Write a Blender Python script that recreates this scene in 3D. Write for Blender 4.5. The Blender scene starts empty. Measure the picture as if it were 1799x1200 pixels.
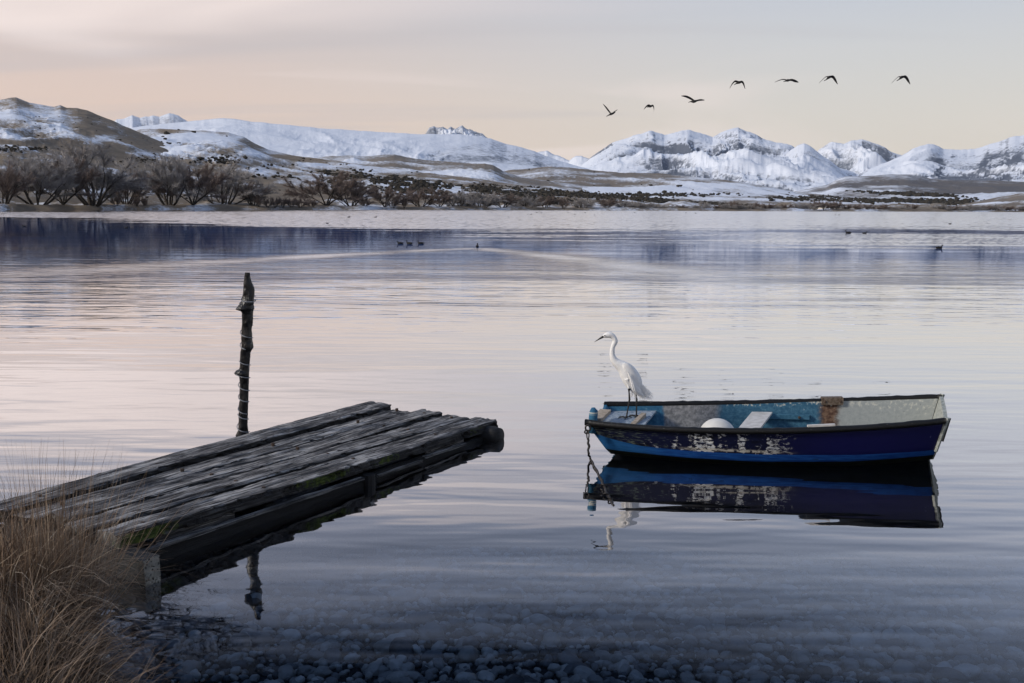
import bpy, math, random
import numpy as np
from mathutils import Vector, Matrix

# ------------------------------------------------------------------ camera, sky, sun, exposure
scene = bpy.context.scene
col = scene.collection
FPX, PW, PH, EYE = 1720.0, 1799.0, 1200.0, 2.2          # focal length in photo pixels, photo size, eye height over the water
PITCH, ROLL = math.atan(236.0 / FPX), math.radians(0.36)
cam_data = bpy.data.cameras.new('camera')
cam = bpy.data.objects.new('camera', cam_data)
col.objects.link(cam)
cam_data.sensor_width = 36.0
cam_data.lens = 36.0 * FPX / PW
cam_data.clip_start, cam_data.clip_end = 0.1, 60000.0
CAM_R = Matrix.Rotation(math.pi / 2 - PITCH, 3, 'X') @ Matrix.Rotation(ROLL, 3, 'Z')
cam.matrix_world = Matrix.Translation((0, 0, EYE)) @ CAM_R.to_4x4()
scene.camera = cam

SUN_AZ, SUN_EL = math.radians(-108), math.radians(27)      # azimuth from +Y, positive to the right
SUN_DIR = Vector((math.sin(SUN_AZ) * math.cos(SUN_EL), math.cos(SUN_AZ) * math.cos(SUN_EL), math.sin(SUN_EL)))
sun_data = bpy.data.lights.new('sun', 'SUN')
sun_data.energy, sun_data.angle, sun_data.color = 2.6, math.radians(10), (1.0, 0.92, 0.82)
sun = bpy.data.objects.new('sun', sun_data)
col.objects.link(sun)
sun.rotation_euler = (-SUN_DIR).to_track_quat('-Z', 'Y').to_euler()

scene.view_settings.view_transform = 'Standard'
scene.view_settings.look = 'None'
scene.view_settings.exposure = 0.14
scene.view_settings.gamma = 1.0
scene.view_settings.use_curve_mapping = False
scene.render.engine = 'CYCLES'
scene.cycles.use_denoising = True
scene.cycles.max_bounces = 6
scene.cycles.transparent_max_bounces = 10
scene.cycles.caustics_reflective = False
scene.cycles.caustics_refractive = False


# ------------------------------------------------------------------ a small shader expression helper
class S:
    """A socket (or a number) that grows Math nodes when it is computed with."""
    def __init__(s, tree, sock): s.t, s.s = tree, sock
    def _m(s, op, *a):
        n = s.t.nodes.new('ShaderNodeMath'); n.operation = op
        for i, v in enumerate((s,) + a):
            if isinstance(v, S): s.t.links.new(v.s, n.inputs[i])
            else: n.inputs[i].default_value = v
        return S(s.t, n.outputs[0])
    def __add__(s, o): return s._m('ADD', o)
    __radd__ = __add__
    def __sub__(s, o): return s._m('SUBTRACT', o)
    def __rsub__(s, o): return (s * -1.0) + o
    def __mul__(s, o): return s._m('MULTIPLY', o)
    __rmul__ = __mul__
    def __truediv__(s, o): return s._m('DIVIDE', o)
    def pow(s, o): return s._m('POWER', o)
    def abs(s): return s._m('ABSOLUTE')
    def sin(s): return s._m('SINE')
    def exp(s): return s._m('EXPONENT')
    def log(s): return s._m('LOGARITHM', math.e)
    def min(s, o): return s._m('MINIMUM', o)
    def max(s, o): return s._m('MAXIMUM', o)
    def clamp(s): return s.max(0.0).min(1.0)
    def step(s, a, b):
        n = s.t.nodes.new('ShaderNodeMapRange'); n.interpolation_type = 'SMOOTHSTEP'
        s.t.links.new(s.s, n.inputs['Value'])
        n.inputs['From Min'].default_value, n.inputs['From Max'].default_value = a, b
        return S(s.t, n.outputs['Result'])


class T:
    """A node tree with short calls."""
    def __init__(s, tree): s.t = tree; s.t.nodes.clear()
    def n(s, kind, **kw):
        n = s.t.nodes.new(kind)
        for k, v in kw.items(): setattr(n, k, v)
        return n
    def put(s, sock, v):
        if isinstance(v, S): s.t.links.new(v.s, sock)
        elif hasattr(v, 'is_output'): s.t.links.new(v, sock)
        else: sock.default_value = v
    def pos(s): return s.n('ShaderNodeNewGeometry').outputs['Position']
    def obj(s): return s.n('ShaderNodeTexCoord').outputs['Object']
    def xyz(s, v):
        n = s.n('ShaderNodeSeparateXYZ'); s.put(n.inputs[0], v)
        return [S(s.t, o) for o in n.outputs]
    def vec(s, x, y, z):
        n = s.n('ShaderNodeCombineXYZ')
        for i, v in enumerate((x, y, z)): s.put(n.inputs[i], v)
        return n.outputs[0]
    def attr(s, name): return S(s.t, s.n('ShaderNodeAttribute', attribute_name=name).outputs['Fac'])
    def noise(s, v, scale=1.0, detail=4.0, rough=0.55, dist=0.0):
        n = s.n('ShaderNodeTexNoise'); s.put(n.inputs['Vector'], v)
        n.inputs['Scale'].default_value, n.inputs['Detail'].default_value = scale, detail
        n.inputs['Roughness'].default_value, n.inputs['Distortion'].default_value = rough, dist
        return S(s.t, n.outputs['Fac'])
    def scale(s, v, xyz):
        n = s.n('ShaderNodeVectorMath', operation='MULTIPLY'); s.put(n.inputs[0], v); n.inputs[1].default_value = xyz
        return n.outputs[0]
    def mixc(s, f, a, b):
        n = s.n('ShaderNodeMix', data_type='RGBA')
        s.put(n.inputs[0], f)
        for i, v in ((6, a), (7, b)):
            s.put(n.inputs[i], v if not isinstance(v, tuple) else (v + (1.0,))[:4])
        return n.outputs[2]
    def ramp(s, f, stops, interp='LINEAR'):
        n = s.n('ShaderNodeValToRGB'); s.put(n.inputs[0], f); r = n.color_ramp; r.interpolation = interp
        while len(r.elements) < len(stops): r.elements.new(0.5)
        for e, (p, c) in zip(r.elements, stops):
            e.position = p; e.color = (c if isinstance(c, tuple) else (c, c, c)) + (1.0,)
        return n.outputs[0]
    def bump(s, h, dist=1.0, strength=1.0):
        n = s.n('ShaderNodeBump'); s.put(n.inputs['Height'], h)
        n.inputs['Distance'].default_value, n.inputs['Strength'].default_value = dist, strength
        return n.outputs[0]
    def bsdf(s, color, rough=0.8, normal=None, spec=0.3, metal=0.0):
        n = s.n('ShaderNodeBsdfPrincipled')
        s.put(n.inputs['Base Color'], color if not isinstance(color, tuple) else (color + (1.0,))[:4])
        s.put(n.inputs['Roughness'], rough); s.put(n.inputs['Specular IOR Level'], spec)
        s.put(n.inputs['Metallic'], metal)
        if normal is not None: s.put(n.inputs['Normal'], normal)
        return n.outputs[0]
    def out(s, surf, vol=None):
        o = s.n('ShaderNodeOutputMaterial')
        if surf is not None: s.t.links.new(surf, o.inputs['Surface'])
        if vol is not None: s.t.links.new(vol, o.inputs['Volume'])


def material(name):
    m = bpy.data.materials.new(name); m.use_nodes = True
    return m, T(m.node_tree)


# ------------------------------------------------------------------ world: thin evening overcast over a Nishita sky
world = bpy.data.worlds.new('World'); scene.world = world; world.use_nodes = True
w = T(world.node_tree)
gen = w.n('ShaderNodeTexCoord').outputs['Generated']
wx, wy, wz = w.xyz(gen)
sky = w.n('ShaderNodeTexSky', sky_type='NISHITA', sun_disc=False)
sky.sun_elevation, sky.sun_rotation, sky.altitude, sky.dust_density = SUN_EL, SUN_AZ, 700.0, 2.0
el = wz.max(0.0)
left = w.ramp(el, [(0.0, (0.76, 0.56, 0.435)), (0.06, (0.79, 0.585, 0.465)), (0.13, (0.73, 0.585, 0.52)),
                   (0.21, (0.56, 0.515, 0.525)), (0.32, (0.39, 0.425, 0.55)), (0.5, (0.20, 0.27, 0.43)), (1.0, (0.16, 0.23, 0.39))], 'B_SPLINE')
right = w.ramp(el, [(0.0, (0.74, 0.635, 0.52)), (0.06, (0.74, 0.67, 0.58)), (0.13, (0.66, 0.65, 0.62)),
                    (0.21, (0.55, 0.585, 0.66)), (0.32, (0.37, 0.44, 0.59)), (0.5, (0.20, 0.27, 0.43)), (1.0, (0.16, 0.23, 0.39))], 'B_SPLINE')
veil = w.mixc(wx.step(-0.45, 0.35), left, right)
px_ = wx / (el + 0.12); py_ = wy / (el + 0.12)
c1 = w.noise(w.vec(px_ * 0.62 + 5.3, py_ * 1.15 + 0.6, 0.0), 0.62, 3.0, 0.5, 0.9).step(0.46, 0.66)
c2 = w.noise(w.vec(px_ * 0.3 + 7.7, py_ * 1.9 + 2.0, 4.0), 0.7, 3.0, 0.55).step(0.5, 0.75)
c1 = c1 * el.step(0.42, 0.2)
c2 = c2 * el.step(0.42, 0.2)
veil = w.mixc(c1 * wx.step(0.5, -0.4) * 0.85 + c1 * 0.10, veil, (0.92, 0.79, 0.74))
veil = w.mixc(c2 * 0.55, veil, (0.52, 0.49, 0.51))
skyc = w.n('ShaderNodeVectorMath', operation='SCALE'); w.put(skyc.inputs[0], sky.outputs[0]); skyc.inputs['Scale'].default_value = 0.07
bg = w.n('ShaderNodeBackground'); bg.inputs['Strength'].default_value = 1.0
w.put(bg.inputs['Color'], w.mixc(0.9, skyc.outputs[0], veil))
wo = w.n('ShaderNodeOutputWorld'); world.node_tree.links.new(bg.outputs[0], wo.inputs['Surface'])


# ------------------------------------------------------------------ geometry helpers
CR = np.array(CAM_R)
CAMP = np.array([0, 0, EYE])


def ray(px, py):
    return CR @ np.array([(px - PW / 2) / FPX, -(py - PH / 2) / FPX, -1.0])


def on(px, py, z=0.0):
    """The point at height z that the photograph shows at a pixel."""
    r = ray(px, py); return CAMP + r * ((z - EYE) / r[2])


def at(px, py, y):
    """The point at distance y that the photograph shows at a pixel."""
    r = ray(px, py); return CAMP + r * (y / r[1])


def project(P):
    q = (np.asarray(P) - CAMP) @ CR
    return PW / 2 + FPX * q[..., 0] / -q[..., 2], PH / 2 - FPX * q[..., 1] / -q[..., 2]


def _h(ix, iy, seed):
    n = (ix.astype(np.int64) * 374761393 + iy.astype(np.int64) * 668265263 + seed * 1442695041) & 0xffffffff
    n = ((n ^ (n >> 13)) * 1274126177) & 0xffffffff
    n = ((n ^ (n >> 15)) * 2246822519) & 0xffffffff
    return ((n ^ (n >> 16)) & 0xffffff) / float(0xffffff) * 2 - 1


def vn(x, y, seed=0):
    x, y = np.broadcast_arrays(np.asarray(x, float), np.asarray(y, float))
    ix, iy = np.floor(x), np.floor(y); fx, fy = x - ix, y - iy
    u, v = fx * fx * fx * (fx * (fx * 6 - 15) + 10), fy * fy * fy * (fy * (fy * 6 - 15) + 10)
    a, b, c, d = _h(ix, iy, seed), _h(ix + 1, iy, seed), _h(ix, iy + 1, seed), _h(ix + 1, iy + 1, seed)
    return (a * (1 - u) + b * u) * (1 - v) + (c * (1 - u) + d * u) * v


def fbm(x, y, o=5, seed=0, gain=0.5):
    s, a, f = 0.0, 1.0, 1.0
    for i in range(o):
        s = s + a * vn(x * f, y * f, seed + i * 17); a *= gain; f *= 2.03
    return s


def ridged(x, y, o=5, seed=0, gain=0.5):
    s, a, f = 0.0, 1.0, 1.0
    for i in range(o):
        s = s + a * (0.5 - np.abs(vn(x * f, y * f, seed + i * 13))); a *= gain; f *= 2.07
    return s


def sm(a, b, x):
    t = np.clip((np.asarray(x, float) - a) / (b - a), 0, 1); return t * t * (3 - 2 * t)


def gauss(x, y, cx, cy, sx, sy): return np.exp(-((x - cx) / sx) ** 2 - ((y - cy) / sy) ** 2)


def tag(o, label=None, cat=None, group=None, kind=None):
    for k, v in (('label', label), ('category', cat), ('group', group), ('kind', kind)):
        if v: o[k] = v
    return o


def root_of(p):
    v = np.zeros(3)
    while p is not None:
        v = v + np.array(p.location); p = p.parent
    return v


def empty(name, loc, label=None, cat=None, group=None):
    o = bpy.data.objects.new(name, None); col.objects.link(o); o.location = tuple(loc); o.empty_display_size = 0.2
    return tag(o, label, cat, group)


def mesh(name, V, F, mats, smooth=False, attrs=None, midx=None):
    me = bpy.data.meshes.new(name)
    V = np.asarray(V, float)
    if isinstance(F, np.ndarray):
        k = F.shape[1]
        me.vertices.add(len(V)); me.vertices.foreach_set('co', V.ravel())
        me.loops.add(F.size); me.loops.foreach_set('vertex_index', F.ravel().astype(np.int32))
        me.polygons.add(len(F)); me.polygons.foreach_set('loop_start', np.arange(0, F.size, k, dtype=np.int32))
        me.update(calc_edges=True)
    else:
        me.from_pydata([tuple(v) for v in V], [], F)
    for m in (mats if isinstance(mats, (list, tuple)) else [mats]): me.materials.append(m)
    if midx is not None: me.polygons.foreach_set('material_index', np.asarray(midx, np.int32))
    if smooth: me.polygons.foreach_set('use_smooth', np.ones(len(me.polygons), bool))
    for k, v in (attrs or {}).items():
        a = me.attributes.new(k, 'FLOAT', 'POINT'); a.data.foreach_set('value', np.asarray(v, np.float32).ravel())
    me.validate(); me.update()
    return me


def obj(name, V, F, mats, parent=None, loc=None, **kw):
    """World-space vertices become one mesh object whose origin is at loc (or at its parent)."""
    base = root_of(parent) if parent is not None else (np.zeros(3) if loc is None else np.asarray(loc, float))
    me = mesh(name, np.asarray(V, float) - base, F, mats, **kw)
    o = bpy.data.objects.new(name, me); col.objects.link(o)
    if parent is not None: o.parent = parent
    else: o.location = tuple(base)
    return o


class MB:
    """Collects shapes for one mesh."""
    def __init__(s): s.V, s.F, s.M = [], [], []
    def add(s, V, F, m=0):
        b = len(s.V); s.V += [tuple(v) for v in V]; s.F += [tuple(i + b for i in f) for f in F]; s.M += [m] * len(F); return s
    def build(s, name, mats, parent=None, loc=None, **kw):
        return obj(name, s.V, s.F, mats, parent, loc, midx=s.M, **kw)


def grid_faces(nr, nc, wrap=False):
    r, c = np.meshgrid(np.arange(nr - 1), np.arange(nc if wrap else nc - 1), indexing='ij')
    a = r * nc + c; b = r * nc + (c + 1) % nc
    return np.stack([a, b, b + nc, a + nc], -1).reshape(-1, 4)


def tube(P, R, n=8, caps=True, flat=1.0, up=(0, 0, 1)):
    """A tapered tube along points; flat squeezes it along the second cross axis."""
    P = np.asarray(P, float); R = np.broadcast_to(np.asarray(R, float), (len(P),))
    tan = np.gradient(P, axis=0); tan /= np.linalg.norm(tan, axis=1)[:, None] + 1e-12
    V = []; u = None
    for p, t, r in zip(P, tan, R):
        if u is None:
            u = np.cross(t, up)
            if np.linalg.norm(u) < 1e-3: u = np.cross(t, (1, 0, 0))
        u = u - t * np.dot(u, t); u /= np.linalg.norm(u) + 1e-12
        v = np.cross(t, u)
        for k in range(n):
            a = 2 * math.pi * k / n
            V.append(p + r * (math.cos(a) * u + flat * math.sin(a) * v))
    F = [tuple(f) for f in grid_faces(len(P), n, True).tolist()]
    if caps:
        F.append(tuple(range(n - 1, -1, -1))); F.append(tuple(range((len(P) - 1) * n, len(P) * n)))
    return V, F


def box(c, ax, ay, az):
    """A box from its centre and three half-axis vectors."""
    c, ax, ay, az = (np.asarray(v, float) for v in (c, ax, ay, az))
    V = [c + i * ax + j * ay + k * az for k in (-1, 1) for j in (-1, 1) for i in (-1, 1)]
    return V, [(0, 2, 3, 1), (4, 5, 7, 6), (0, 1, 5, 4), (2, 6, 7, 3), (0, 4, 6, 2), (1, 3, 7, 5)]


def torus(c, R, r, nrm, a=16, b=8, stretch=1.0, along=None):
    c = np.asarray(c, float); n = np.asarray(nrm, float); n /= np.linalg.norm(n)
    u = np.cross(n, (0.3, 0.2, 1.0)) if along is None else np.asarray(along, float) - n * np.dot(along, n)
    u /= np.linalg.norm(u); v = np.cross(n, u)
    V = []
    for i in range(a):
        t = 2 * math.pi * i / a; d = math.cos(t) * u * stretch + math.sin(t) * v; dd = d / np.linalg.norm(d)
        for k in range(b):
            q = 2 * math.pi * k / b; V.append(c + d * R + r * (math.cos(q) * dd + math.sin(q) * n))
    F = [(i * b + k, i * b + (k + 1) % b, ((i + 1) % a) * b + (k + 1) % b, ((i + 1) % a) * b + k) for i in range(a) for k in range(b)]
    return V, F


def sphere(c, r, nu=16, nv=10):
    c = np.asarray(c, float); r = np.broadcast_to(r, (3,)); V = [c + (0, 0, r[2])]
    for j in range(1, nv):
        t = math.pi * j / nv
        for i in range(nu):
            p = 2 * math.pi * i / nu; V.append(c + r * np.array([math.sin(t) * math.cos(p), math.sin(t) * math.sin(p), math.cos(t)]))
    V.append(c - (0, 0, r[2])); F = [(0, 1 + i, 1 + (i + 1) % nu) for i in range(nu)]
    for j in range(nv - 2):
        for i in range(nu):
            a, b = 1 + j * nu + i, 1 + j * nu + (i + 1) % nu; F.append((a, a + nu, b + nu, b))
    e = len(V) - 1; F += [(e, e - nu + (i + 1) % nu, e - nu + i) for i in range(nu)]
    return V, F


def remeshed(name, V, F, voxel, mats):
    """One continuous skin over overlapping pieces."""
    me = bpy.data.meshes.new(name); me.from_pydata([tuple(v) for v in V], [], F); me.update()
    o = bpy.data.objects.new(name, me); col.objects.link(o)
    m = o.modifiers.new('skin', 'REMESH'); m.mode = 'VOXEL'; m.voxel_size = voxel; m.use_smooth_shade = True
    s = o.modifiers.new('soft', 'SMOOTH'); s.factor = 0.5; s.iterations = 2
    dg = bpy.context.evaluated_depsgraph_get(); dg.update()
    new = bpy.data.meshes.new_from_object(o.evaluated_get(dg))
    bpy.data.objects.remove(o); bpy.data.meshes.remove(me)
    new.name = name; new.materials.clear()
    for q in mats: new.materials.append(q)
    return new


def copy_tree(o, parent=None):
    c = o.copy(); col.objects.link(c); c.parent = parent
    for ch in list(o.children): copy_tree(ch, c)
    return c


# ------------------------------------------------------------------ the lake: a closed body of water with a rippled skin
D0, DL, DR_ = on(838, 436), on(30, 484), on(1290, 497)      # the swimming duck and the ends of its wake
u_ = np.concatenate([np.linspace(-1.5, -0.62, 40), np.linspace(-0.6, 0.6, 430), np.linspace(0.62, 1.5, 40)])
y_ = np.exp(np.linspace(math.log(0.8), math.log(5900), 470))
WX, WY = (y_[:, None] + 10.0) * u_[None, :], y_[:, None] + 0 * u_[None, :] - 1.5
wd_ = np.maximum(WY, 1.0); lx = WX / wd_
breeze = fbm(WX * 0.010 + 3, WY * 0.045, 4, 101); streaks = fbm(WX * 0.05, WY * 0.42, 4, 103, 0.65); thin = fbm(WX * 0.035, WY * 0.9, 3, 107, 0.7)
start = np.interp(lx, [-.55, -.42, -.27, -.12, 0.0, .3, .55], [160, 146, 112, 96, 98, 112, 116])      # where the breeze starts to touch the water
dn = wd_ * (1 + 0.10 * breeze + 0.09 * streaks)
ruffle = sm(start * 0.93, start * 1.09, dn)
calm = sm(-.13, -.22, lx) * sm(0.86, 0.97, dn / np.interp(lx, [-.6, -.45, -.25, -.1], [285, 320, 440, 560]))    # lee of the willows
ruffle = ruffle * (1 - calm)
speck = sm(-.05, .5, streaks + thin * .6)
ruffle = np.maximum(ruffle, sm(-.17, -.3, lx) * sm(85, 110, wd_) * sm(165, 145, wd_) * speck * .55 * sm(-.5, -.3, lx))
ruffle = np.maximum(ruffle, sm(.16, .27, lx) * sm(55, 63, dn) * sm(97, 90, dn) * (.62 + .38 * speck))
ruffle = np.maximum(ruffle, sm(-.10, -.02, lx) * sm(.30, .2, lx) * sm(57, 66, wd_) * sm(120, 100, wd_) * speck * .95)
ruffle = np.maximum(ruffle, sm(20, 28, wd_) * sm(50, 36, wd_) * sm(.35, .95, streaks + thin) * 0.30)


def wake(E, w0, w1, bow):
    u = (E - D0)[:2]; L = float(np.linalg.norm(u)); u = u / L
    ax, ay = WX - D0[0], WY - D0[1]; a = (ax * u[0] + ay * u[1]) / L
    perp = -ax * u[1] + ay * u[0] + np.clip(a, 0, 1) * (1 - np.clip(a, 0, 1)) * bow + thin * 0.22
    return np.exp(-(perp / (w0 + np.clip(a, 0, 1) * (w1 - w0))) ** 2) * sm(-.01, .02, a) * sm(1.25, .7, a) * (.75 + .35 * streaks), perp


g1, p1 = wake(DL, 0.8, 1.8, 3.0)
g2, p2 = wake(DR_, 0.8, 1.9, -3.0)
gw = np.clip(np.maximum(g1, g2), 0, 1)
grain = fbm(lx * 420, np.log(wd_) * 130, 3, 109, 0.7)
ruffle = ruffle * np.clip(0.85 + 0.35 * grain, 0.2, 1.15)
WZ = gw * 0.0
mid = sm(13, 22, wd_) * sm(46, 30, wd_)
amp = 0.0044 + mid * 0.011 + sm(18, 9, wd_) * 0.0034 - sm(7.5, 4.5, wd_) * 0.0028 - sm(30, 60, wd_) * 0.0026 + ruffle * 0.012 + gw * 0.045
long_ = 0.022 - 0.017 * sm(24, 48, wd_) + 0.004 * mid
body = sm(26, 40, wd_) * sm(210, 120, wd_) * np.clip(.85 + .3 * streaks, .4, 1.1) * (1 - np.clip(ruffle * 1.3, 0, 1)) * (1 - gw)  # mask dims the mirror by hand where the mountains reflect
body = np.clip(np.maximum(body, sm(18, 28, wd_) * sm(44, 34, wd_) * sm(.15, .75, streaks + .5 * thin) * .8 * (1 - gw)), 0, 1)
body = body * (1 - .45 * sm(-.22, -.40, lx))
deep = sm(9.5, 20, wd_)
mat_water, m = material('lake_water')
P = m.pos()
ampA, rufA = m.attr('chop'), m.attr('ruffle')
chop = m.noise(m.scale(P, (0.8, 3.3, 1.0)), 1.0, 1.6, 0.5)
swell = m.noise(m.scale(P, (0.15, 0.72, 1.0)), 1.0, 1.0, 0.5)
nrm = m.bump((chop - 0.5) * ampA + (swell - 0.5) * m.attr('swell'), 1.0, 1.0)
fr = m.n('ShaderNodeFresnel'); fr.inputs['IOR'].default_value = 1.333; m.put(fr.inputs['Normal'], nrm)
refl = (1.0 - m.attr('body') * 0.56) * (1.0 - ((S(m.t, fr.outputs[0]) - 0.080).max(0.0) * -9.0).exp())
gl = m.n('ShaderNodeBsdfGlossy'); gl.inputs['Color'].default_value = (0.99, 0.98, 0.99, 1)
m.put(gl.inputs['Roughness'], rufA * 0.21 + 0.010); m.put(gl.inputs['Normal'], nrm)
tr = m.n('ShaderNodeBsdfTransparent'); tr.inputs['Color'].default_value = (0.72, 0.81, 0.93, 1)
db = m.n('ShaderNodeBsdfDiffuse'); db.inputs['Color'].default_value = (0.020, 0.050, 0.140, 1)
md = m.n('ShaderNodeMixShader'); m.put(md.inputs[0], m.attr('deep'))
m.t.links.new(tr.outputs[0], md.inputs[1]); m.t.links.new(db.outputs[0], md.inputs[2])
mx = m.n('ShaderNodeMixShader'); m.put(mx.inputs[0], refl)
m.t.links.new(md.outputs[0], mx.inputs[1]); m.t.links.new(gl.outputs[0], mx.inputs[2])
m.out(mx.outputs[0])
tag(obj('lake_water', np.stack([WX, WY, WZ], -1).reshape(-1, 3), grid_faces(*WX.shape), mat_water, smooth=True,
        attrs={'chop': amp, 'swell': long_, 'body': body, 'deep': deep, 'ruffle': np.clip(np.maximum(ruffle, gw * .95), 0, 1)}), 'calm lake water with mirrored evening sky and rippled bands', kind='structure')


# ------------------------------------------------------------------ near ground: bank on the left, stony bed under the water
def shore_y(x):
    """How far out the near bank reaches at x."""
    return np.interp(x, [-40, -26, -21, -13, -10, -8, -6, -4.4, -3.2, -2.7, -2.3, -1.9, -1.4, 0.0, 6, 40],
                     [62, 43, 35.5, 19, 13, 9.0, 6.4, 5.4, 5.15, 4.98, 4.75, 4.2, 2.9, 2.4, 2.0, 2.0])


def ground_z(x, y):
    s = shore_y(x) - y
    land = 0.02 + 0.62 * (1 - np.exp(-np.maximum(s, 0) * 0.75)) + 0.05 * fbm(x * 1.3, y * 1.3, 4, 5) * sm(0, .6, s)
    q = np.maximum(-s, 0)
    bed = 0.02 - 0.42 * (1 - np.exp(-q * 0.55)) - 0.045 * q - 0.0035 * q * q + 0.03 * fbm(x * .7, y * .7, 3, 9) * sm(0, 1, q)
    return np.where(s > 0, land, np.maximum(bed, -5.5))


mat_bank, m = material('bank_soil')
P = m.pos()
f1 = m.noise(P, 3.0, 6.0, 0.65); f2 = m.noise(P, 24.0, 5.0, 0.7)
c = m.ramp(f1, [(0.3, (0.018, 0.014, 0.010)), (0.55, (0.055, 0.044, 0.030)), (0.75, (0.085, 0.075, 0.045))])
m.out(m.bsdf(c, 0.95, m.bump(f2 + f1 * 2.0, 0.05), 0.1))
mat_bed, m = material('lakebed_gravel')
P = m.pos()
f1 = m.noise(P, 2.0, 5.0, 0.6); f2 = m.noise(P, 30.0, 5.0, 0.7)
c = m.ramp(f1 * 0.6 + f2 * 0.4, [(0.35, (0.014, 0.015, 0.017)), (0.65, (0.045, 0.045, 0.044))])
m.out(m.bsdf(c, 0.9, m.bump(f2, 0.02), 0.1))

gx = np.concatenate([np.linspace(-40, -8, 50), np.linspace(-7.8, 8, 150), np.linspace(8.4, 60, 40)])
gy = np.concatenate([np.linspace(-25, 1.5, 26), np.linspace(1.6, 14, 120), np.linspace(14.4, 90, 70)])
GX, GY = np.meshgrid(gx, gy)
GZ = ground_z(GX, GY)
VV = np.stack([GX, GY, GZ], -1).reshape(-1, 3)
FF = grid_faces(len(gy), len(gx))
top = GZ.ravel()[FF].max(1)
tag(obj('bank', VV, FF[top > -0.06], mat_bank, smooth=True), 'dark grassy bank at the lower left', kind='structure')
lakebed = tag(obj('lakebed', VV, FF[top <= -0.06], mat_bed, smooth=True), 'stony lakebed seen through shallow water', kind='structure')

# pebbles: 300 nearest as parts of the bed, the rest as one mass
mat_pebble, m = material('pebble_stone')
inf = m.n('ShaderNodeObjectInfo')
P = m.pos()
cell = m.attr('tone')
f1 = m.noise(P, 14.0, 4.0, 0.6); f2 = m.noise(P, 90.0, 3.0, 0.6)
tone = (S(m.t, inf.outputs['Random']) * 0.999 + cell)
fr1 = tone._m('FRACT')
c = m.ramp(fr1 * 0.95 + (f1 - 0.5) * 0.45, [(0.0, (0.05, 0.052, 0.053)), (0.35, (0.17, 0.172, 0.167)), (0.7, (0.29, 0.28, 0.25)), (1.0, (0.48, 0.465, 0.42))])
m.out(m.bsdf(c, 0.7, m.bump(f2 * 0.3 + f1, 0.01), 0.3))


def ico(sub):
    t = (1 + 5 ** 0.5) / 2
    V = [np.array(v, float) for v in [(-1, t, 0), (1, t, 0), (-1, -t, 0), (1, -t, 0), (0, -1, t), (0, 1, t), (0, -1, -t), (0, 1, -t), (t, 0, -1), (t, 0, 1), (-t, 0, -1), (-t, 0, 1)]]
    F = [(0, 11, 5), (0, 5, 1), (0, 1, 7), (0, 7, 10), (0, 10, 11), (1, 5, 9), (5, 11, 4), (11, 10, 2), (10, 7, 6), (7, 1, 8), (3, 9, 4), (3, 4, 2), (3, 2, 6), (3, 6, 8), (3, 8, 9), (4, 9, 5), (2, 4, 11), (6, 2, 10), (8, 6, 7), (9, 8, 1)]
    for _ in range(sub):
        c = {}; nf = []
        def mid_(a, b):
            k = (min(a, b), max(a, b))
            if k not in c: c[k] = len(V); V.append(V[a] + V[b])
            return c[k]
        for a, b, d_ in F:
            x, y, z = mid_(a, b), mid_(b, d_), mid_(d_, a); nf += [(a, x, z), (b, y, x), (d_, z, y), (x, y, z)]
        for k in range(len(V)): V[k] = V[k] / np.linalg.norm(V[k])
        F = nf
    V = np.array([v / np.linalg.norm(v) for v in V])
    return V, np.array(F)


def stone(sub, seed):
    V, F = ico(sub); r = np.random.RandomState(seed)
    n = 1 + 0.20 * vn(V[:, 0] * 1.3 + seed, V[:, 1] * 1.3 + V[:, 2] * 2.1, seed) + 0.10 * vn(V[:, 2] * 1.7 + seed, V[:, 0] * 1.7 - V[:, 1], seed + 5)
    V = V * n[:, None]
    V = np.sign(V) * np.abs(V) ** 0.92
    V *= np.array([1.0, r.uniform(0.62, 0.85), r.uniform(0.48, 0.70)])
    return V, F


rs = np.random.RandomState(11)
pts = []
for y in np.arange(3.5, 8.2, 0.050):
    xs = np.arange(-min(0.62 * y + .4, 3.6), 0.62 * y + .5, 0.055)
    for x in xs:
        pts.append((x + rs.uniform(-.036, .036), y + rs.uniform(-.032, .032)))
pts = np.array(pts)
gzp = ground_z(pts[:, 0], pts[:, 1])
keep = gzp < -0.03
pts, gzp = pts[keep], gzp[keep]
size = np.clip(0.0275 * np.exp(rs.normal(0, .45, len(pts))), .013, .10)
size[rs.rand(len(pts)) < 0.004] *= 1.7
qx, qy = project(np.stack([pts[:, 0], pts[:, 1], gzp], -1))
ok = (qx > -60) & (qx < 1860) & (qy < 1260)
pts, gzp, size, qx, qy = pts[ok], gzp[ok], size[ok], qx[ok], qy[ok]
show = np.where((qx > 300) & (qx < 1799) & (qy < 1200), size / np.hypot(pts[:, 0], pts[:, 1]), 0)
order = np.argsort(-show)
big, rest = order[:300], order[300:]
stones = [mesh('pebble', *stone(2, s), mat_pebble, smooth=True) for s in range(7)]
for j, i in enumerate(big):
    o = bpy.data.objects.new('pebble', stones[j % 7]); col.objects.link(o); o.parent = lakebed
    o.location = (pts[i, 0], pts[i, 1], gzp[i] + size[i] * 0.22)
    o.rotation_euler = (rs.uniform(-.3, .3), rs.uniform(-.3, .3), rs.uniform(0, 6.28)); o.scale = (size[i],) * 3
tmpl = [stone(1, s + 20) for s in range(9)]
VV, FF, TT, b = [], [], [], 0
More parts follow.
